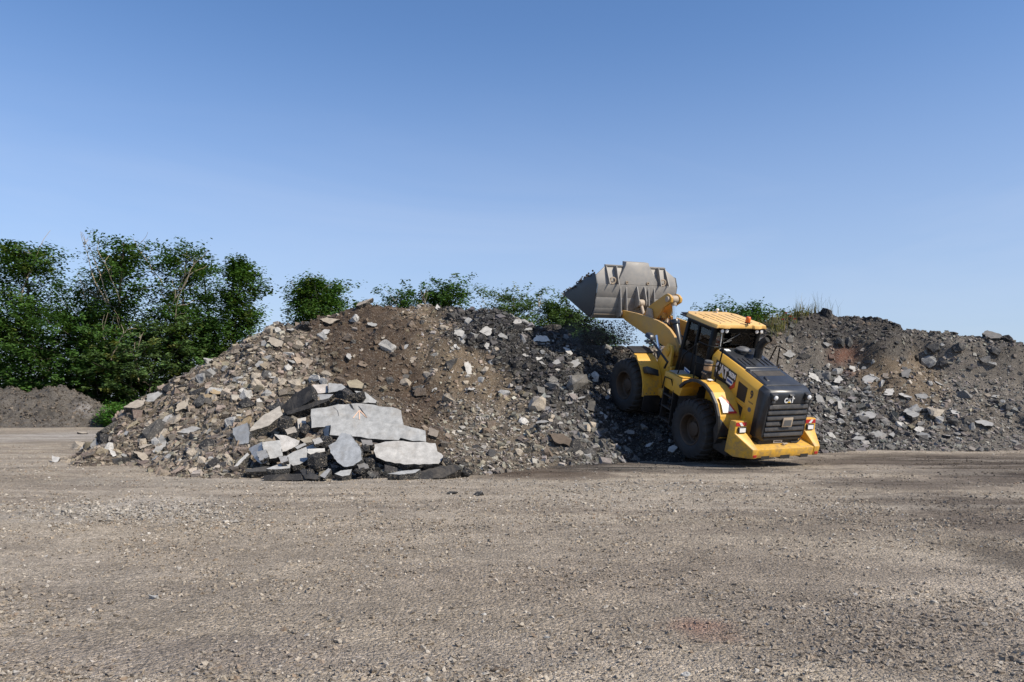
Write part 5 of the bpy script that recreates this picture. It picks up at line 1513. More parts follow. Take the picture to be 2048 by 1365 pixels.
# --- cab
cb = B()
for s in (-1, 1):
    cb.hexa([(0.40, s * 0.68, 1.72), (0.54, s * 0.68, 1.72), (0.54, s * 0.80, 1.72), (0.40, s * 0.80, 1.72)], [(0.40, s * 0.66, 3.34), (0.54, s * 0.66, 3.34), (0.54, s * 0.78, 3.34), (0.40, s * 0.78, 3.34)])
    cb.hexa([(1.62, s * 0.70, 1.72), (1.76, s * 0.70, 1.72), (1.76, s * 0.80, 1.72), (1.62, s * 0.80, 1.72)], [(1.48, s * 0.68, 3.34), (1.60, s * 0.68, 3.34), (1.60, s * 0.78, 3.34), (1.48, s * 0.78, 3.34)])
    cb.hexa([(1.06, s * 0.74, 1.72), (1.14, s * 0.74, 1.72), (1.14, s * 0.80, 1.72), (1.06, s * 0.80, 1.72)], [(1.02, s * 0.72, 3.34), (1.10, s * 0.72, 3.34), (1.10, s * 0.78, 3.34), (1.02, s * 0.78, 3.34)])
    cb.box(0.42, 1.72, min(s * 0.72, s * 0.79), max(s * 0.72, s * 0.79), 1.72, 2.42)
    cb.box(0.42, 1.58, min(s * 0.68, s * 0.775), max(s * 0.68, s * 0.775), 3.22, 3.34)
cb.box(0.42, 0.50, -0.70, 0.70, 1.72, 2.50)
cb.box(0.42, 0.50, -0.70, 0.70, 3.20, 3.34)
cb.box(1.50, 1.60, -0.70, 0.70, 3.22, 3.34); cb.box(1.64, 1.74, -0.72, 0.72, 1.72, 2.1)
cb.box(0.42, 1.72, -0.76, 0.76, 1.70, 1.78)
cab = cb.obj('cab_frame', M['cabblack'], LD, 0.015)
def pane(name, pts, t=(0, 0.006, 0)):
    b = B(); b.hexa(pts, [(x + t[0], y + t[1], z + t[2]) for x, y, z in pts]); return b.obj(name, M['glass'], cab, smooth=0)
for s in (-1, 1):
    pane('side_window', [(0.54, s * 0.755, 2.42), (1.06, s * 0.755, 2.42), (1.03, s * 0.735, 3.22), (0.54, s * 0.735, 3.22)])
    pane('door_window', [(1.14, s * 0.755, 2.42), (1.66, s * 0.755, 2.42), (1.52, s * 0.735, 3.22), (1.10, s * 0.735, 3.22)])
pane('rear_window', [(0.44, -0.67, 2.50), (0.44, 0.67, 2.50), (0.44, 0.66, 3.20), (0.44, -0.66, 3.20)], (0.006, 0, 0))
pane('windshield', [(1.72, -0.70, 2.10), (1.72, 0.70, 2.10), (1.55, 0.68, 3.22), (1.55, -0.68, 3.22)], (0.006, 0, 0))
b = B(); b.tube([(0.42, -0.10, 3.18), (0.41, 0.30, 2.98)], 0.008, 6); b.tube([(0.415, 0.15, 3.0), (0.405, 0.42, 2.92)], 0.010, 6); b.obj('wiper', M['greygrease'], cab)
b = B(); b.tube([(0.42, 0.50, 3.2), (0.42, 0.46, 2.5)], 0.012, 6); b.obj('window_strip', M['white'], cab)
dst = B(); dst.hexa([(1.32, 0.802, 1.98), (1.06, 0.802, 1.93), (1.06, 0.802, 1.80), (1.32, 0.802, 1.85)], [(1.32, 0.806, 1.98), (1.06, 0.806, 1.93), (1.06, 0.806, 1.80), (1.32, 0.806, 1.85)])
ds = dst.obj('dealer_sticker', M['white'], cab)
b = B(); b.hexa([(1.30, 0.8065, 1.945), (1.08, 0.8065, 1.90), (1.08, 0.8065, 1.85), (1.30, 0.8065, 1.895)], [(1.30, 0.809, 1.945), (1.08, 0.809, 1.90), (1.08, 0.809, 1.85), (1.30, 0.809, 1.895)]); b.obj('sticker_print', M['blue'], ds)
# roof with grooves and scalloped edge
b = B()
rp = [(0.26, 0.84), (0.30, 0.72), (0.24, 0.58), (0.24, 0.42), (0.29, 0.36), (0.29, -0.36), (0.24, -0.42), (0.24, -0.58), (0.30, -0.72), (0.26, -0.84), (0.50, -0.90), (1.55, -0.88), (1.80, -0.70), (1.80, 0.70), (1.55, 0.88), (0.50, 0.90)]
b.hexa([(x, y, 3.36) for x, y in rp], [(x * 0.97 + 0.03, y * 0.95, 3.46) for x, y in rp])
rf = b.obj('cab_roof', M['roofyellow'], cab, 0.012)
for y in (-0.55, -0.35, -0.12, 0.12, 0.35, 0.55):
    for (xa, xb) in ((0.55, 0.95), (1.0, 1.45)):
        if abs(y) < 0.2 and xa < 0.9: xb = 1.45
        elif abs(y) < 0.2: continue
        b = B(); b.box(xa, xb, y - 0.012, y + 0.012, 3.455, 3.464); b.obj('roof_groove', M['darkhole'], rf)
for x, y in ((0.42, 0.62), (0.42, -0.7), (1.5, 0.62), (1.5, -0.62), (1.0, 0.72), (0.9, -0.74)):
    b = B(); b.lathe([(0.022, 0.0), (0.022, 0.015), (0.0001, 0.02)], 8, 'z', c=(x, y, 3.458)); b.obj('roof_bolt', M['greygrease'], rf)
b = B(); b.box(0.36, 1.86, -0.86, 0.86, 3.325, 3.362); b.hexa([(1.78, -0.80, 3.36), (1.78, 0.80, 3.36), (2.0, 0.74, 3.36), (2.0, -0.74, 3.36)], [(1.78, -0.80, 3.40), (1.78, 0.80, 3.40), (2.0, 0.74, 3.375), (2.0, -0.74, 3.375)]); b.obj('roof_rim', M['black'], rf, 0.006)
b = B(); b.tube([(1.62, -0.2, 3.44), (1.62, -0.2, 3.54)], 0.025, 8); b.lathe([(0.045, 0), (0.045, 0.03), (0.0001, 0.06)], 12, 'z', c=(1.62, -0.2, 3.54)); b.obj('antenna', M['white'], rf)
bc = empty('beacon', LD)
b = B(); b.tube([(0.33, -0.20, 3.3), (0.33, -0.20, 3.50)], 0.014, 6); b.lathe([(0.075, 0), (0.075, 0.025), (0.0001, 0.03)], 16, 'z', c=(0.33, -0.20, 3.50)); b.obj('beacon_mount', M['black'], bc)
b = B(); b.lathe([(0.062, 0), (0.068, 0.02), (0.064, 0.13), (0.05, 0.15), (0.0001, 0.155)], 18, 'z', c=(0.33, -0.20, 3.525)); b.obj('beacon_lens', M['orange'], bc, smooth=50)
for y in (0.58, 0.43, -0.58, -0.74):
    b = B(); b.lathe([(0.065, 0.04), (0.065, -0.03), (0.0001, -0.031)], 16, 'x', c=(0.36, y, 3.27)); wlp = b.obj('work_light', M['black'], LD, smooth=35)
    b = B(); b.lathe([(0.055, -0.032), (0.04, -0.05), (0.0001, -0.055)], 16, 'x', c=(0.36, y, 3.27)); b.obj('lens', M['lamp'], wlp, smooth=35)
# inside: seat, console, steering wheel
b = B(); b.box(0.80, 1.25, -0.20, 0.32, 2.15, 2.34); b.hexa([(0.72, -0.24, 2.15), (0.84, -0.24, 2.15), (0.84, 0.24, 2.15), (0.72, 0.24, 2.15)], [(0.62, -0.15, 2.74), (0.70, -0.15, 2.74), (0.70, 0.17, 2.74), (0.62, 0.17, 2.74)]); b.box(0.82, 1.2, -0.2, 0.2, 1.78, 2.05); b.obj('operator_seat', M['black'], LD, 0.03)
b = B(); b.tube([(1.55, 0, 1.9), (1.42, 0, 2.5)], 0.04, 8); b.box(0.8, 1.4, -0.48, -0.34, 1.8, 2.4); b.obj('console', M['black'], LD, 0.01)

# --- lift arms, bell crank, cylinders
ARM = [(5.32, 2.62), (5.0, 2.66), (4.41, 2.73), (3.85, 2.77), (3.32, 2.79), (2.95, 2.77), (2.65, 2.70), (2.40, 2.58), (2.20, 2.40), (2.09, 2.20), (2.13, 2.04), (2.27, 1.98), (2.42, 2.06), (2.60, 2.14), (2.99, 2.18), (3.40, 2.20), (3.72, 2.22), (4.4, 2.28), (5.01, 2.35), (5.28, 2.42), (5.40, 2.52)]
for s in (-1, 1):
    b = B(); b.prism(ARM, s * 0.50 - 0.045, s * 0.50 + 0.045)
    b.lathe([(0.0001, -0.16), (0.12, -0.16), (0.12, 0.16), (0.0001, 0.16)], 18, 'y', c=(2.25, s * 0.55, 2.17))
    la = b.obj('lift_arm', M['arm'], LD, 0.012)
    b = B(); b.lathe([(0.0001, -0.12), (0.085, -0.12), (0.085, 0.12), (0.0001, 0.12)], 16, 'y', c=(5.28, s * 0.53, 2.52)); b.obj('bucket_pin', M['worn'], la, 0.008)
b = B(); b.tube([(4.15, -0.46, 2.50), (4.15, 0.46, 2.50)], 0.17, 20); b.prism([(4.0, 2.45), (3.95, 2.7), (4.1, 2.95), (4.3, 2.95), (4.35, 2.6)], -0.30, -0.22); b.prism([(4.0, 2.45), (3.95, 2.7), (4.1, 2.95), (4.3, 2.95), (4.35, 2.6)], 0.22, 0.30); b.obj('cross_tube', M['worn'], LD, 0.01)
BC = [(3.40, 3.56), (3.28, 3.50), (3.27, 3.36), (3.42, 3.26), (3.62, 3.10), (3.70, 2.90), (3.85, 2.72), (4.10, 2.58), (4.50, 2.30), (4.72, 2.20), (4.86, 2.28), (4.82, 2.46), (4.58, 2.68), (4.36, 2.98), (4.10, 3.18), (3.66, 3.50), (3.54, 3.57)]
b = B(); b.prism(BC, 0.12, 0.20); b.prism(BC, -0.20, -0.12); b.box(3.8, 4.3, -0.13, 0.13, 2.74, 2.9)
bcr = b.obj('bell_crank', M['arm'], LD, 0.012)
for (x, z, r) in ((3.42, 3.42, 0.085), (4.18, 2.84, 0.10)):
    b = B(); b.lathe([(0.0001, -0.26), (r, -0.26), (r, 0.26), (0.0001, 0.26)], 18, 'y', c=(x, 0, z)); b.obj('crank_pin', M['worn'], bcr, 0.008)
b = B(); b.tube([(4.75, -0.08, 2.32), (5.22, -0.08, 2.88)], 0.055, 10); b.lathe([(0.0001, -0.09), (0.12, -0.09), (0.12, 0.09), (0.0001, 0.09)], 18, 'y', c=(5.22, -0.08, 2.88)); b.lathe([(0.0001, -0.09), (0.11, -0.09), (0.11, 0.09), (0.0001, 0.09)], 18, 'y', c=(4.75, -0.08, 2.32)); b.obj('tilt_link', M['worn'], LD, 0.008)
tcy = empty('tilt_cylinder', LD)
b = B(); b.tube([(2.50, 0, 1.72), (3.20, 0, 2.80)], 0.125, 22); b.tube([(3.14, 0, 2.71), (3.22, 0, 2.83)], 0.148, 22); b.obj('barrel', M['blackgloss'], tcy, 0.006)
b = B(); b.tube([(3.18, 0, 2.77), (3.42, 0, 3.40)], 0.055, 16); b.obj('rod', M['chrome'], tcy)
b = B(); b.lathe([(0.0001, -0.10), (0.12, -0.10), (0.12, 0.10), (0.0001, 0.10)], 18, 'y', c=(3.42, 0, 3.42)); b.tube([(3.36, 0, 3.24), (3.42, 0, 3.40)], 0.085, 14); b.obj('rod_eye', M['worn'], tcy, 0.008)
for s in (-1, 1):
    lc = empty('lift_cylinder', LD)
    b = B(); b.tube([(2.35, s * 0.55, 1.15), (2.95, s * 0.55, 1.95)], 0.095, 16); b.obj('barrel', M['blackgloss'], lc)
    b = B(); b.tube([(2.93, s * 0.55, 1.93), (3.2, s * 0.55, 2.36)], 0.05, 12); b.obj('rod', M['chrome'], lc)
b = B()
for s in (-1, 1):
    b.tube([(2.2, s * 0.25, 2.0), (2.8, s * 0.3, 2.3), (3.3, s * 0.25, 2.45), (3.9, s * 0.2, 2.6)], 0.025, 6)
    b.tube([(3.6, s * 0.2, 2.6), (3.7, s * 0.16, 2.85), (3.55, s * 0.12, 2.7), (3.2, s * 0.14, 2.5)], 0.02, 6)
b.obj('hydraulic_hoses', M['black'], LD)
# mirrors on arms
for s in (-1, 1):
    mr = empty('mirror', LD)
    b = B(); b.tube([(1.95, s * 1.0, 1.75), (1.70, s * 1.12, 2.0), (2.1, s * 1.18, 2.22), (2.55, s * 1.2, 2.42)], 0.035, 8); b.obj('mirror_arm', M['black'], mr, smooth=60)
    b = B(); b.hexa([(2.42, s * 1.08, 2.42), (2.42, s * 1.34, 2.42), (2.72, s * 1.34, 2.46), (2.72, s * 1.08, 2.46)], [(2.50, s * 1.12, 2.56), (2.50, s * 1.30, 2.56), (2.70, s * 1.30, 2.60), (2.70, s * 1.12, 2.60)]); b.obj('mirror_head', M['blackgloss'], mr, 0.04)
    b = B(); b.box(2.45, 2.70, s * 1.1 if s > 0 else -1.32, 1.32 if s > 0 else -1.1, 2.30, 2.36); b.obj('lower_lamp', M['greygrease'], mr, 0.02)
mr = empty('mirror', LD)
b = B(); b.tube([(1.7, -0.75, 2.5), (1.95, -0.95, 2.7)], 0.02, 6); b.box(1.92, 1.98, -1.08, -0.9, 2.62, 2.98); b.obj('mirror_head', M['black'], mr, 0.02)

# --- bucket
BW = 1.5
bk = B()
back = [(5.62, 2.30), (5.50, 2.36), (5.43, 2.48), (5.40, 2.66), (5.41, 3.0), (5.42, 3.42)]
outer = [(7.45, 2.60)] + back
def shell(pts, t, y0, y1):
    bk.sheet(pts, t, y0, y1)
shell(outer, -0.035, -BW, BW)
# upper panel leaning forward
bk.hexa([(5.42, -BW, 3.42), (5.42, BW, 3.42), (5.58, BW, 3.68), (5.74, 1.12, 3.95), (5.74, -1.12, 3.95), (5.58, -BW, 3.68)],
        [(5.46, -BW, 3.41), (5.46, BW, 3.41), (5.62, BW, 3.66), (5.78, 1.12, 3.93), (5.78, -1.12, 3.93), (5.62, -BW, 3.66)])
bucket = bk.obj('bucket', M['steel'], LD, 0.01)
for s in (-1, 1):
    b = B(); b.prism([(5.62, 2.295), (7.47, 2.595), (7.40, 2.70), (5.75, 3.70), (5.57, 3.685), (5.415, 3.43), (5.395, 2.66), (5.47, 2.40)], s * BW, s * (BW + 0.035)); b.obj('side_plate', M['shadedark'], bucket, 0.008)
b = B(); b.prism([(7.38, 2.585), (7.62, 2.61), (7.38, 2.64)], -BW - 0.05, BW + 0.05); b.obj('cutting_edge', M['worn'], bucket)
b = B(); b.prism([(5.40, 2.44), (5.62, 2.26), (6.4, 2.39), (6.4, 2.42), (5.62, 2.31), (5.42, 2.48)], -BW + 0.02, BW - 0.02); b.obj('wear_plate', M['worn'], bucket, 0.006)
b = B(); b.box(5.70, 5.79, -1.14, 1.14, 3.93, 3.985); b.obj('top_rail', M['steel'], bucket, 0.008)
b = B(); b.hexa([(5.40, -0.80, 3.43), (5.40, 0.80, 3.43), (5.60, 0.46, 4.0), (5.66, 0.42, 4.12), (5.66, -0.42, 4.12), (5.60, -0.46, 4.0)],
                [(5.50, -0.80, 3.46), (5.50, 0.80, 3.46), (5.80, 0.46, 3.97), (5.90, 0.42, 4.10), (5.90, -0.42, 4.10), (5.80, -0.46, 3.97)]); b.obj('spill_guard', M['steel'], bucket, 0.01)
for y in (1.12, -1.12):
    b = B(); b.prism([(5.28, 3.45), (5.44, 3.44), (5.72, 3.93), (5.66, 3.94)], y - 0.012, y + 0.012); b.obj('gusset', M['steel'], bucket)
for y in (0.80, -0.80):
    b = B(); b.prism([(5.26, 3.44), (5.44, 3.44), (5.72, 3.95), (5.58, 3.98)], y * 1.0 - 0.012, y * 1.0 + 0.012); b.obj('gusset', M['steel'], bucket)
for y in (0.66, 0.44, -0.40, -0.62):
    b = B(); b.prism([(5.43, 3.38), (5.39, 3.38), (5.20, 2.85), (5.12, 2.60), (5.14, 2.44), (5.28, 2.36), (5.45, 2.42), (5.43, 2.9)], y - 0.016, y + 0.016); b.obj('hinge_gusset', M['steel'], bucket, 0.004)
for y in (0.06, -0.22):
    b = B(); b.prism([(5.43, 3.40), (5.34, 3.38), (5.10, 2.98), (5.08, 2.84), (5.18, 2.74), (5.43, 2.6)], y - 0.016, y + 0.016); b.obj('link_gusset', M['steel'], bucket, 0.004)
for y in (0.98, -0.92):
    b = B()
    k = 14
    b.lathe([(0.075, -0.025), (0.12, -0.025), (0.12, 0.025), (0.075, 0.025)], 18, 'x', c=(5.40, y, 3.54), closed=True); b.obj('lifting_eye', M['worn'], bucket, 0.006)
for y in (0.45, -0.35):
    b = B(); b.lathe([(0.025, -0.02), (0.05, -0.02), (0.05, 0.02), (0.025, 0.02)], 12, 'x', c=(5.40, y, 3.50), closed=True); b.obj('small_eye', M['worn'], bucket)
b = B(); b.box(5.392, 5.398, -1.33, -1.13, 3.10, 3.22); b.obj('name_plate', M['worn'], bucket)
b = B(); b.tube([(5.38, -BW, 2.98), (5.395, BW, 2.98)], 0.006, 5); b.obj('weld_seam', M['worn'], bucket)

# --- the operator on the seat
def person():
    me_ = bpy.data.meshes.new('person')
    J = [((0.98, 0, 2.26), .15), ((0.94, 0, 2.45), .15), ((0.92, 0, 2.66), .17), ((0.93, 0, 2.80), .075), ((0.95, 0, 2.92), .095), ((0.97, 0, 3.01), .085),
         ((0.93, 0.20, 2.72), .075), ((1.06, 0.30, 2.50), .055), ((1.32, 0.18, 2.52), .042), ((0.93, -0.20, 2.72), .075), ((1.06, -0.30, 2.50), .055), ((1.28, -0.34, 2.46), .042),
         ((1.02, 0.10, 2.24), .095), ((1.40, 0.15, 2.28), .075), ((1.46, 0.15, 1.90), .05), ((1.58, 0.15, 1.84), .045), ((1.02, -0.10, 2.24), .095), ((1.40, -0.15, 2.28), .075), ((1.46, -0.15, 1.90), .05), ((1.58, -0.15, 1.84), .045)]
    E_ = [(0, 1), (1, 2), (2, 3), (3, 4), (4, 5), (2, 6), (6, 7), (7, 8), (2, 9), (9, 10), (10, 11), (0, 12), (12, 13), (13, 14), (14, 15), (0, 16), (16, 17), (17, 18), (18, 19)]
    me_.from_pydata([j[0] for j in J], E_, [])
    o_ = bpy.data.objects.new('person_tmp', me_); COL.objects.link(o_)
    md = o_.modifiers.new('s', 'SKIN'); me_.skin_vertices[0].data[0].use_root = True
    for v_, j in zip(me_.skin_vertices[0].data, J): v_.radius = (j[1], j[1] * (0.8 if j[1] > .14 else 1))
    sb = o_.modifiers.new('d', 'SUBSURF'); sb.levels = 2; sb.render_levels = 2
    dg = bpy.context.evaluated_depsgraph_get()
    out = bpy.data.meshes.new_from_object(o_.evaluated_get(dg)); out.name = 'person'
    bpy.data.objects.remove(o_)
    for mt in (plain('orange_workwear', (0.85, 0.13, 0.03), 0.7), plain('dark_trousers', (0.03, 0.035, 0.05), 0.8), plain('skin', (0.42, 0.25, 0.17), 0.5), plain('dark_cap', (0.03, 0.025, 0.02), 0.8), plain('reflective_band', (0.55, 0.55, 0.52), 0.4)): out.materials.append(mt)
    for f in out.polygons:
        c = f.center
        f.material_index = 3 if c.z > 2.96 and c.x < 1.0 or c.z > 3.02 else 2 if c.z > 2.80 else 1 if c.z < 2.33 else 2 if c.x > 1.25 else 4 if 2.46 < c.z < 2.52 and c.x < 1.1 else 0
        f.use_smooth = True
    p_ = bpy.data.objects.new('person', out); link(p_)
    p_.matrix_world = LD.matrix_world @ Matrix.Translation((-0.04, 0.12, 0.19))
    return tag(p_, 'loader operator in an orange work jacket seated inside the cab', 'person')
person()

# ------------------------------------------------------------------ trees behind the mounds
def leaf_mat(name, c0, c1, c2):
    m, n, l, p = nodes_of(name)
    at_ = n.new('ShaderNodeAttribute'); at_.attribute_name = 'tint'
    g = n.new('ShaderNodeNewGeometry')
    a = noise(n, l, 0.9, 3, 0.6, g.outputs['Position'])
    r = ramp(n, [(0.3, c0), (0.5, c1), (0.72, c2)])
    l.new(a.outputs['Fac'], r.inputs['Fac'])
    c = mixc(n, l, 1.0, r.outputs['Color'], at_.outputs['Color'], 'MULTIPLY')
    d = n.new('ShaderNodeBsdfDiffuse'); t = n.new('ShaderNodeBsdfTranslucent'); gl_ = n.new('ShaderNodeBsdfGlossy')
    gl_.inputs['Roughness'].default_value = 0.45; gl_.inputs['Color'].default_value = (0.5, 0.55, 0.5, 1)
    l.new(c, d.inputs['Color'])
    tcol_ = mixc(n, l, 1.0, c, (1.25, 1.35, 0.5), 'MULTIPLY')
    l.new(tcol_, t.inputs['Color'])
    m1 = n.new('ShaderNodeMixShader'); m1.inputs[0].default_value = 0.28
    l.new(d.outputs[0], m1.inputs[1]); l.new(t.outputs[0], m1.inputs[2])
    m2 = n.new('ShaderNodeMixShader'); m2.inputs[0].default_value = 0.05
    l.new(m1.outputs[0], m2.inputs[1]); l.new(gl_.outputs[0], m2.inputs[2])
    l.new(m2.outputs[0], n['Material Output'].inputs['Surface'])
    return m
M['leaf'] = leaf_mat('beech_leaves', (0.032, 0.072, 0.016), (0.052, 0.108, 0.022), (0.085, 0.145, 0.03))
M['leaf2'] = leaf_mat('lighter_leaves', (0.05, 0.09, 0.03), (0.08, 0.13, 0.04), (0.11, 0.165, 0.055))
M['bush'] = leaf_mat('bright_bush_leaves', (0.05, 0.13, 0.02), (0.08, 0.19, 0.03), (0.11, 0.23, 0.04))
m, n, l, p = nodes_of('bark')
a = noise(n, l, 6.0, 5, 0.7); r = ramp(n, [(0.3, (0.07, 0.055, 0.04)), (0.7, (0.17, 0.145, 0.115))]); l.new(a.outputs['Fac'], r.inputs['Fac']); l.new(r.outputs['Color'], p.inputs['Base Color'])
p.inputs['Roughness'].default_value = 0.9; M['bark'] = m
m, n, l, p = nodes_of('bare_pale_bark')
a = noise(n, l, 2.5, 5, 0.7); r = ramp(n, [(0.35, (0.30, 0.26, 0.20)), (0.62, (0.36, 0.28, 0.18)), (0.75, (0.42, 0.24, 0.08))]); l.new(a.outputs['Fac'], r.inputs['Fac']); l.new(r.outputs['Color'], p.inputs['Base Color'])
p.inputs['Roughness'].default_value = 0.9; M['barebark'] = m

def path(r, p0, d0, L_, k, wander, lift):
    pts = [Vector(p0)]; d = Vector(d0).normalized()
    for i in range(k):
        d = (d + Vector(r.normal(size=3) * wander) + Vector((0, 0, lift))).normalized()
        pts.append(pts[-1] + d * (L_ / k))
    return pts

def leaves(r, centers, axes, per, rad, size, flat=0.22, droop=0.25):
    """flat sprays of small leaf faces round the twig ends"""
    n_ = len(centers); C_ = np.repeat(np.array(centers), per, 0); A_ = np.repeat(np.array(axes), per, 0)
    k = n_ * per
    an = r.uniform(0, 2 * np.pi, k); rr = np.sqrt(r.random(k)) * np.repeat(r.uniform(0.6, 1.25, n_), per) * rad
    off = np.stack([np.cos(an) * rr, np.sin(an) * rr, r.normal(size=k) * rad * flat], -1)
    # stretch along the branch and let the rim of each spray hang a little
    off += A_ * (r.normal(size=k) * rad * 0.5)[:, None]
    off[:, 2] -= droop * rr ** 2 / rad
    P = C_ + off
    nrm = np.stack([r.normal(size=k) * 0.45, r.normal(size=k) * 0.45, np.ones(k)], -1) + A_ * 0.3
    nrm /= np.linalg.norm(nrm, axis=1, keepdims=True)
    a_ = r.normal(size=(k, 3)); u = a_ - (a_ * nrm).sum(1, keepdims=True) * nrm; u /= np.linalg.norm(u, axis=1, keepdims=True)
    v = np.cross(nrm, u)
    s = (size * r.uniform(0.6, 1.3, k))[:, None]
    V_ = np.stack([P - u * s, P + v * s * 0.55, P + u * s, P - v * s * 0.55], 1).reshape(-1, 3)
    F_ = np.arange(k * 4).reshape(-1, 4)
    tint = np.repeat((np.repeat(r.uniform(0.6, 1.5, n_), per) * r.uniform(0.85, 1.15, k)), 1)
    warm = np.repeat(r.random(n_) < 0.06, per)
    col = np.stack([tint * np.where(warm, 1.7, 1), tint * np.where(warm, 1.15, 1), tint], -1)
    return V_, F_, col

def tree(name, label, px, top_py, Y, width_px, seed, mat='leaf', bare=0, low=0.12, sprays=330, per=34, shape='round', lsize=0.14, group='trees behind the mounds', thin=0.0, cat='tree'):
    r = np.random.default_rng(seed)
    base = at(px, HORIZON, Y); base[2] = 0
    H_ = at(px, top_py + 3, Y)[2]
    Wd = width_px / FPX * Y
    root = empty(name, None, base)
    tag(root, label, cat, group)
    b = B()
    tr_ = path(r, (0, 0, -0.1), (r.normal() * 0.05, r.normal() * 0.05, 1), H_ * 0.93, 9, 0.07, 0.1)
    b.tube(tr_, 0.013 * H_, 7, r1=0.003 * H_)
    cents, axes = [], []
    nb = int(sprays * (1.5 if low < 0.3 else 1.0) / 11)
    bare_b = B()
    for i in range(nb):
        t = low + (1.0 - low) * (i + r.random()) / nb
        k = t * 9; j = min(int(k), 8); p0 = tr_[j].lerp(tr_[j + 1], min(k - j, 1))
        if shape == 'cone': env = 1.15 * (1.0 - t) ** 0.85 + 0.12
        elif shape == 'open': env = (0.35 + 0.85 * math.sin(math.pi * (0.15 + 0.72 * t)) ** 0.8) * (0.55 + 0.75 * r.random())
        else: env = 1.1 * math.sin(math.pi * min(0.94, 0.16 + 0.78 * t)) ** 0.6
        an = i * 2.4 + r.normal() * 0.5
        L_ = max(0.4, Wd * 1.15 * env * r.uniform(0.7, 1.15))
        p0 = p0 - Vector((0, 0, 0.25 * L_))
        br = path(r, p0, (math.cos(an), math.sin(an), r.uniform(0.05, 0.45) + 0.45 * t), L_, 5, 0.16, 0.03)
        b.tube(br, 0.0050 * H_ * (1.1 - t * 0.7), 5, r1=0.008)
        dens = 1.0 - thin * (0.3 + t) * r.random() * 1.6
        for q in range(11):
            if r.random() > dens: continue
            u = 0.35 + 0.7 * r.random() ** 0.6
            kk = min(u * 5, 4.999); jj = int(kk); pt = br[jj].lerp(br[jj + 1], kk - jj)
            ax = (br[min(jj + 1, 5)] - br[jj]).normalized()
            s = min(0.30 * L_ + 0.15, 1.0)
            pt = pt + Vector((r.normal() * s, r.normal() * s, r.normal() * s * 0.42))
            cents.append(pt[:]); axes.append(ax[:])
    for i in range(bare):
        t = r.uniform(0.35, 0.8); j = int(t * 9); p0 = tr_[j] + Vector((r.normal() * Wd * 0.25, -Wd * r.uniform(0.35, 0.75), 0)); an = r.uniform(0.9, 1.15) * -math.pi / 2 + r.normal() * 1.0
        br = path(r, p0, (math.cos(an) * 0.7, math.sin(an) * 0.6, 1.3), H_ * r.uniform(0.22, 0.42), 7, 0.16, 0.05)
        bare_b.tube(br, 0.05, 5, r1=0.014)
        for q in range(4):
            k = r.integers(2, 7)
            tw = path(r, br[k], (r.normal() * 0.7, r.normal() * 0.7, 0.7), H_ * r.uniform(0.05, 0.13), 4, 0.25, 0.03)
            bare_b.tube(tw, 0.022, 4, r1=0.009)
    b.obj('trunk', M['bark'], root, smooth=60)
    if bare: bare_b.obj('bare_branch', M['barebark'], root, smooth=60)
    else: bare_b.bm.free()
    V_, F_, col = leaves(r, cents, axes, per, 0.034 * H_ + 0.12, lsize)
    me_ = mesh_np('crown', V_, F_, M[mat])
    set_tint(me_, col, 'FACE')
    link(bpy.data.objects.new('crown', me_), root)
    return root

G1 = 'tall trees at the left edge of the yard'
tree('beech_tree', 'tall broad tree at the far left edge of the picture', 35, 462, 63.0, 78, 11, low=0.06, sprays=520, group=G1, bare=2)
tree('beech_tree', 'tall tree half cut by the left picture edge', -75, 485, 64.0, 95, 12, sprays=380, group=G1)
tree('beech_tree', 'thin-topped tree with bare twigs between the two broad crowns', 165, 496, 63.0, 52, 13, bare=6, thin=0.6, sprays=460, group=G1, low=0.05)
tree('beech_tree', 'tall tree with bare pale branches, left half of the widest crown', 252, 462, 62.0, 46, 14, thin=0.3, bare=5, low=0.05, sprays=480, group=G1, shape='open')
tree('beech_tree', 'tall tree with bare pale branches, right half of the widest crown', 362, 470, 62.5, 46, 15, thin=0.3, bare=5, low=0.05, sprays=480, group=G1, shape='open')
tree('beech_tree', 'slender tree between the widest crown and the pointed tree', 420, 492, 66.0, 24, 16, sprays=150, thin=0.35, group=G1, shape='open')
tree('hornbeam_tree', 'pointed bushy tree at the right end of the tall row', 470, 497, 63.0, 72, 17, low=0.03, sprays=480, shape='cone', group=G1)
tree('hornbeam_tree', 'lower layered tree behind the earth mound, under the thin-topped tree', 120, 590, 60.0, 85, 18, low=0.03, sprays=420, group=G1)
tree('yew_tree', 'low dark green tree in front of the widest crown', 300, 640, 59.0, 100, 19, mat='leaf2', low=0.03, sprays=420, group=G1, bare=3)
tree('yew_tree', 'low tree behind the left end of the earth mound', 10, 620, 61.0, 90, 20, low=0.02, sprays=380, group=G1)
tree('yew_tree', 'low tree just above the left outline of the rubble', 400, 630, 61.0, 80, 21, low=0.02, sprays=340, group=G1)
tree('yew_tree', 'lowest bushy tree over the bright green bushes', 205, 690, 59.0, 75, 22, mat='leaf', low=0.02, sprays=360, group=G1)
G2 = 'tree tops showing over the long mound'
tree('beech_tree', 'dark rounded tree top over the left part of the mound crest', 607, 543, 66.0, 44, 31, low=0.55, sprays=420, group=G2, lsize=0.135)
tree('beech_tree', 'tree top with bare twigs right of the dark rounded one', 678, 538, 66.0, 46, 32, bare=8, thin=0.45, low=0.55, sprays=330, group=G2, shape='open')
tree('beech_tree', 'tallest tree top over the middle of the crest', 852, 535, 66.0, 44, 33, bare=2, thin=0.3, low=0.55, sprays=360, group=G2, shape='open')
tree('beech_tree', 'lower feathery tree top left of the tallest one over the crest', 798, 572, 67.0, 46, 34, thin=0.3, low=0.55, sprays=330, group=G2, shape='open', bare=2)
tree('beech_tree', 'low tree top right of the tallest one over the crest', 888, 588, 67.0, 34, 35, thin=0.2, low=0.55, sprays=260, group=G2, shape='open')
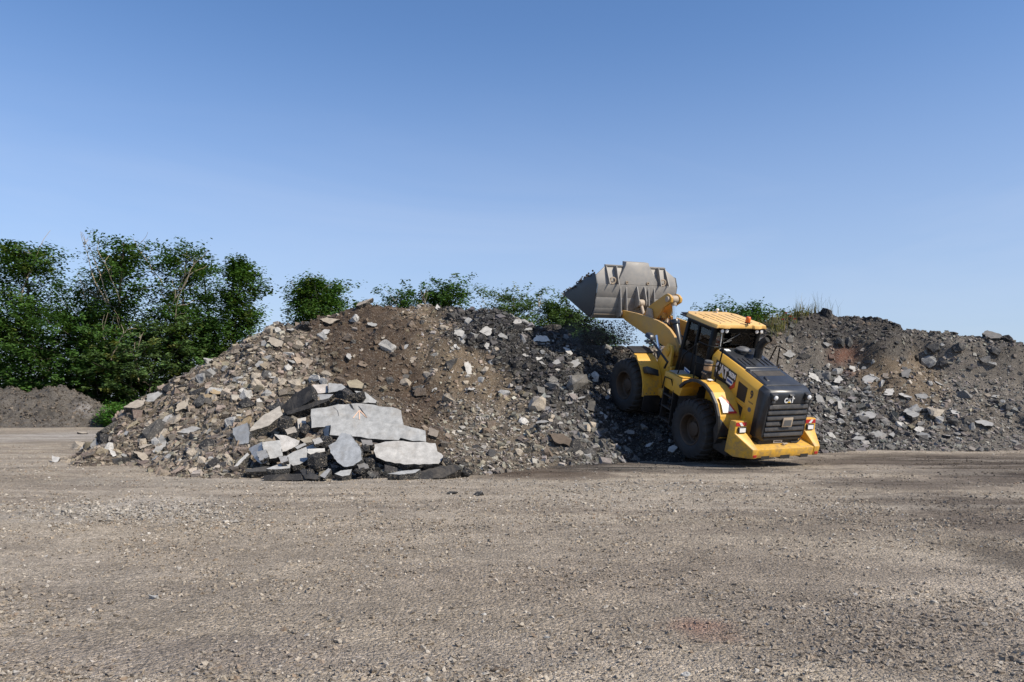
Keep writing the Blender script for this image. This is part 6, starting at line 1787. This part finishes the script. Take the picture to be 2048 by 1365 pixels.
tree('beech_tree', 'small low tree top between the bare-twigged and feathery tops', 740, 590, 68.0, 24, 36, thin=0.3, low=0.55, sprays=200, group=G2)
tree('ash_tree', 'pale green tree with bare twigs left of the bucket', 1020, 570, 76.0, 52, 37, mat='leaf2', bare=7, thin=0.25, low=0.55, sprays=400, group=G2, shape='open')
tree('ash_tree', 'pale green tree top, second from the bucket', 1086, 588, 77.0, 46, 38, mat='leaf2', low=0.55, sprays=380, group=G2, thin=0.15)
tree('ash_tree', 'pale green tree just under the bucket tip', 1140, 612, 76.0, 46, 39, mat='leaf2', low=0.55, sprays=360, group=G2, thin=0.2)
tree('ash_tree', 'low dark tree under the raised bucket', 1215, 645, 74.0, 44, 40, low=0.2, sprays=300, group=G2)
tree('ash_tree', 'tree top between the lift arm and the cab', 1358, 622, 72.0, 34, 41, low=0.55, sprays=260, group=G2)
tree('ash_tree', 'tree top showing over the cab roof', 1450, 597, 68.0, 40, 42, bare=3, thin=0.3, low=0.55, sprays=300, group=G2, shape='open')
tree('beech_tree', 'small tree top right of the beacon', 1512, 607, 66.0, 34, 43, thin=0.25, low=0.55, sprays=300, group=G2, shape='open')
tree('beech_tree', 'tree top just left of the grassy crest', 1556, 612, 67.0, 30, 44, thin=0.25, low=0.55, sprays=260, group=G2, shape='open')
tree('beech_tree', 'leafy tip over the right mound, first from the loader', 1726, 624, 70.0, 22, 45, low=0.55, sprays=200, group=G2)
tree('beech_tree', 'leafy tip over the right mound, next to the first', 1764, 634, 70.0, 18, 46, low=0.55, sprays=180, group=G2)
tree('beech_tree', 'tiny leafy tip over the crest, far right end', 2030, 686, 70.0, 16, 47, low=0.55, sprays=160, group=G2)

def bush(px, py, Y, w, seed, label):
    r = np.random.default_rng(seed)
    base = at(px, HORIZON, Y); base[2] = 0
    H_ = at(px, py, Y)[2]; Wd = w / FPX * Y
    root = empty('bush', None, base); tag(root, label, 'bush', 'bright bushes behind the rubble')
    b = B(); cents, axes = [], []
    for i in range(26):
        an = r.uniform(0, 6.28)
        st = path(r, (r.normal() * Wd * 0.25, r.normal() * Wd * 0.2, -0.05), (math.cos(an) * 0.6, math.sin(an) * 0.6, 1), H_ * r.uniform(0.6, 1.05), 4, 0.15, 0)
        b.tube(st, 0.02, 4, r1=0.006)
        for q in range(4): cents.append(st[1 + q % 4][:]); axes.append((0, 0, 0.5))
    b.obj('stem', M['bark'], root, smooth=60)
    V_, F_, col = leaves(r, cents, axes, 26, 0.42, 0.085, 0.5)
    me_ = mesh_np('foliage', V_, F_, M['bush']); set_tint(me_, col, 'FACE')
    link(bpy.data.objects.new('foliage', me_), root)
bush(222, 812, 50.5, 14, 61, 'bright green bush behind the right end of the earth mound')
bush(240, 806, 49.5, 20, 62, 'bright green bush in the gap between earth mound and rubble')
bush(262, 803, 50.0, 18, 63, 'bright green bush touching the big slab on the left edge')

# ------------------------------------------------------------------ weeds on the right crest, falling soil, dust
M['grass'] = leaf_mat('dry_green_grass', (0.10, 0.11, 0.035), (0.14, 0.15, 0.05), (0.22, 0.20, 0.09))
def blades(name, label, spots, n_, hmin, hmax, wid):
    VV, CC = [], []
    for (px, py, rx, ry) in spots:
        for k in range(n_):
            q = hit(px + rng.normal() * rx, py + abs(rng.normal()) * ry, 24, 38)
            z = q[2]
            h = rng.uniform(hmin, hmax); a = rng.uniform(0, 6.28); le = rng.normal(size=2) * 0.25 * h
            d = np.array([math.cos(a), math.sin(a), 0]) * wid
            p0 = np.array([q[0], q[1], z - 0.03]); m_ = p0 + np.array([le[0] * .3, le[1] * .3, h * .55]); t = p0 + np.array([le[0], le[1], h])
            VV += [p0 - d, p0 + d, m_ + d * .7, m_ - d * .7, m_ - d * .7, m_ + d * .7, t + d * .15, t - d * .15]
            c = rng.uniform(0.6, 1.3); CC += [(c * rng.uniform(.9, 1.4), c, c * .9)] * 2
    V_ = np.array(VV); F_ = np.arange(len(V_)).reshape(-1, 4)
    me_ = mesh_np(name, V_, F_, M['grass']); set_tint(me_, np.array(CC), 'FACE')
    return tag(link(bpy.data.objects.new(name, me_)), label, kind='stuff')
blades('weeds', 'green weeds growing on the crest left end of the right mound', [(1540, 642, 14, 14), (1565, 636, 16, 14), (1590, 628, 14, 8), (1615, 620, 12, 4), (1555, 655, 10, 10)], 90, 0.15, 0.55, 0.012)
blades('dry_grass', 'thin dry grass stalks standing on the right crest', [(1632, 613, 10, 1), (1600, 616, 12, 2), (1665, 616, 10, 1)], 14, 0.5, 1.0, 0.007)
pm = plain('poppy_red', (0.6, 0.03, 0.01), 0.6); gm = plain('poppy_stem', (0.06, 0.12, 0.03), 0.7)
for px, py, lab in [(1573, 633, 'red poppy standing highest in the weeds on the right crest'), (1581, 640, 'red poppy a little lower to the right in the weeds'), (1566, 646, 'red poppy lowest in the weeds by the cab roof'), (1590, 645, 'red poppy at the right end of the weeds')]:
    q = hit(px, py + 8, 24, 38); h = 0.28
    root = empty('poppy', None, q); tag(root, lab, 'poppy', 'poppies on the right crest')
    b = B(); b.tube([(0, 0, -0.03), (0.02, 0, h * .6), (0, 0, h)], 0.006, 5); b.obj('stem', gm, root)
    b = B()
    for k in range(4):
        a_ = k * math.pi / 2; c_, s_ = math.cos(a_), math.sin(a_)
        b.poly([(0, 0, h), (c_ * .06 - s_ * .05, s_ * .06 + c_ * .05, h + .04), (c_ * .09, s_ * .09, h + .05), (c_ * .06 + s_ * .05, s_ * .06 - c_ * .05, h + .04)])
    b.obj('petals', pm, root, smooth=0)

# soil pouring from under the raised bucket
k = 6000
pxs = np.concatenate([rng.normal(1188, 16, k // 2), rng.normal(1225, 16, k // 4), rng.normal(1255, 12, k // 8), rng.uniform(1130, 1185, k // 8)])
k = len(pxs)
pys = 640 + 50 * rng.random(k) ** 0.8
pys[-(k // 8):] = 600 + (pxs[-(k // 8):] - 1128) * 0.75 + 60 * rng.random(k // 8) ** 2
Ys = rng.normal(27.0, 0.5, k)
pos = np.array([at(a_, b_, c_) for a_, b_, c_ in zip(pxs, pys, Ys)])
s = 0.007 * (5.5 ** (rng.random(k) ** 2.2))
o_ = merge('falling_dirt', TINY, rng.integers(0, 6, k), pos, rot_to(np.tile([0, 0, 1.0], (k, 1)), rng.uniform(0, 6.28, k), np.full(k, 1.0)), s, np.tile([0.03, 0.026, 0.022], (k, 1)) * rng.uniform(.6, 1.6, (k, 1)), M['rubble'])
tag(o_, 'dark soil and crumbs falling from the raised bucket', kind='stuff')
# soil left in the bucket and on its edges
P_ = []
for t in np.linspace(0, 1, 60):
    P_.append((7.5 - 1.75 * t + rng.normal() * .05, 1.52 + rng.normal() * .04, 2.64 + 1.06 * t + rng.normal() * .04))
for a_ in range(420):
    u, v_ = rng.random(), rng.uniform(-1.45, 1.45)
    P_.append((5.6 + 1.75 * u, v_, 2.36 + 0.27 * u + 0.45 * rng.random() * (1 - abs(u - .4))))
for a_ in range(40): P_.append((7.5 + rng.normal() * .04, rng.uniform(1.2, 1.5), 2.62 + rng.normal() * .05))
P_ = np.array(P_) @ LRn.T + LT; k = len(P_)
o_ = merge('bucket_dirt', PROTO, rng.integers(0, len(PROTO), k), P_, rot_to(np.tile([0, 0, 1.0], (k, 1)), rng.uniform(0, 6.28, k), np.full(k, 1.0)), rng.uniform(0.015, 0.06, k), np.tile([0.075, 0.065, 0.055], (k, 1)) * rng.uniform(.6, 1.6, (k, 1)), M['rubble'])
tag(o_, 'dark soil clinging to the raised bucket', kind='stuff')

# a puff of dust where the soil lands
c = Vector(at(1175, 680, 27.0))
bm = bmesh.new(); bmesh.ops.create_icosphere(bm, subdivisions=3, radius=1.0)
for v_ in bm.verts: v_.co *= 1 + 0.25 * float(fbm(np.array([v_.co.x * 1.5]), np.array([v_.co.y * 1.5 + v_.co.z]), 2)[0])
me_ = bpy.data.meshes.new('dust'); bm.to_mesh(me_); bm.free()
dm = bpy.data.materials.new('dust_cloud'); dm.use_nodes = True; dn, dl = dm.node_tree.nodes, dm.node_tree.links
dn.remove(dn['Principled BSDF'])
pv = dn.new('ShaderNodeVolumePrincipled'); pv.inputs['Color'].default_value = (0.30, 0.27, 0.24, 1)
tcn = dn.new('ShaderNodeTexCoord'); ln_ = dn.new('ShaderNodeVectorMath'); ln_.operation = 'LENGTH'; dl.new(tcn.outputs['Object'], ln_.inputs[0])
mr_ = dn.new('ShaderNodeMapRange'); mr_.inputs['From Min'].default_value = 0.15; mr_.inputs['From Max'].default_value = 0.95; mr_.inputs['To Min'].default_value = 2.6; mr_.inputs['To Max'].default_value = 0.0
dl.new(ln_.outputs['Value'], mr_.inputs['Value'])
nt = noise(dn, dl, 2.2, 3, 0.6, tcn.outputs['Object']); rp_ = ramp(dn, [(0.4, 0.0), (0.65, 1.0)]); dl.new(nt.outputs['Fac'], rp_.inputs['Fac'])
mu_ = dn.new('ShaderNodeMath'); mu_.operation = 'MULTIPLY'; dl.new(mr_.outputs[0], mu_.inputs[0]); dl.new(rp_.outputs['Color'], mu_.inputs[1])
dl.new(mu_.outputs[0], pv.inputs['Density']); dl.new(pv.outputs[0], dn['Material Output'].inputs['Volume'])
me_.materials.append(dm)
do = link(bpy.data.objects.new('dust', me_)); do.location = c; do.scale = (1.5, 1.2, 0.75)
tag(do, 'thin puff of dust under the raised bucket', kind='stuff')

# things that share a look and a patch: say which one by counting along the patch
by = {}
for o_ in list(COL.objects):
    if o_.parent is None and o_.get('label') and o_.get('group') and not o_.get('kind'): by.setdefault(o_['label'], []).append(o_)
ORD = 'first second third fourth fifth sixth seventh eighth ninth tenth eleventh twelfth thirteenth fourteenth'.split()
for lab_, os_ in by.items():
    if len(os_) < 2: continue
    os_.sort(key=lambda q: project(*q.matrix_world.translation)[0])
    for k_, q in enumerate(os_): q['label'] = lab_ + ', ' + ORD[min(k_, 13)] + (' from the left' if len(lab_.split()) < 13 else ' from left' if len(lab_.split()) < 14 else '')


# crumbs and a few clods on the far earth mound
k = 9000
x = rng.uniform(-42, -25, k); y = rng.uniform(47.5, 54, k); z = far_h(x, y); ok = z > 0.0
x, y, z = x[ok], y[ok], z[ok]; k = len(x); s = 0.03 * 5 ** (rng.random(k) ** 3)
o_ = merge('mound_crumbs', TINY, rng.integers(0, 6, k), np.stack([x, y, z], -1), rot_to(np.tile([0, -.4, .9], (k, 1)), rng.uniform(0, 6.28, k), np.full(k, .6)), s, np.tile([0.11, 0.09, 0.07], (k, 1)) * rng.uniform(.5, 1.7, (k, 1)), M['rubble'])
tag(o_, 'crumbs of earth strewn over the low mound before the trees', kind='stuff')
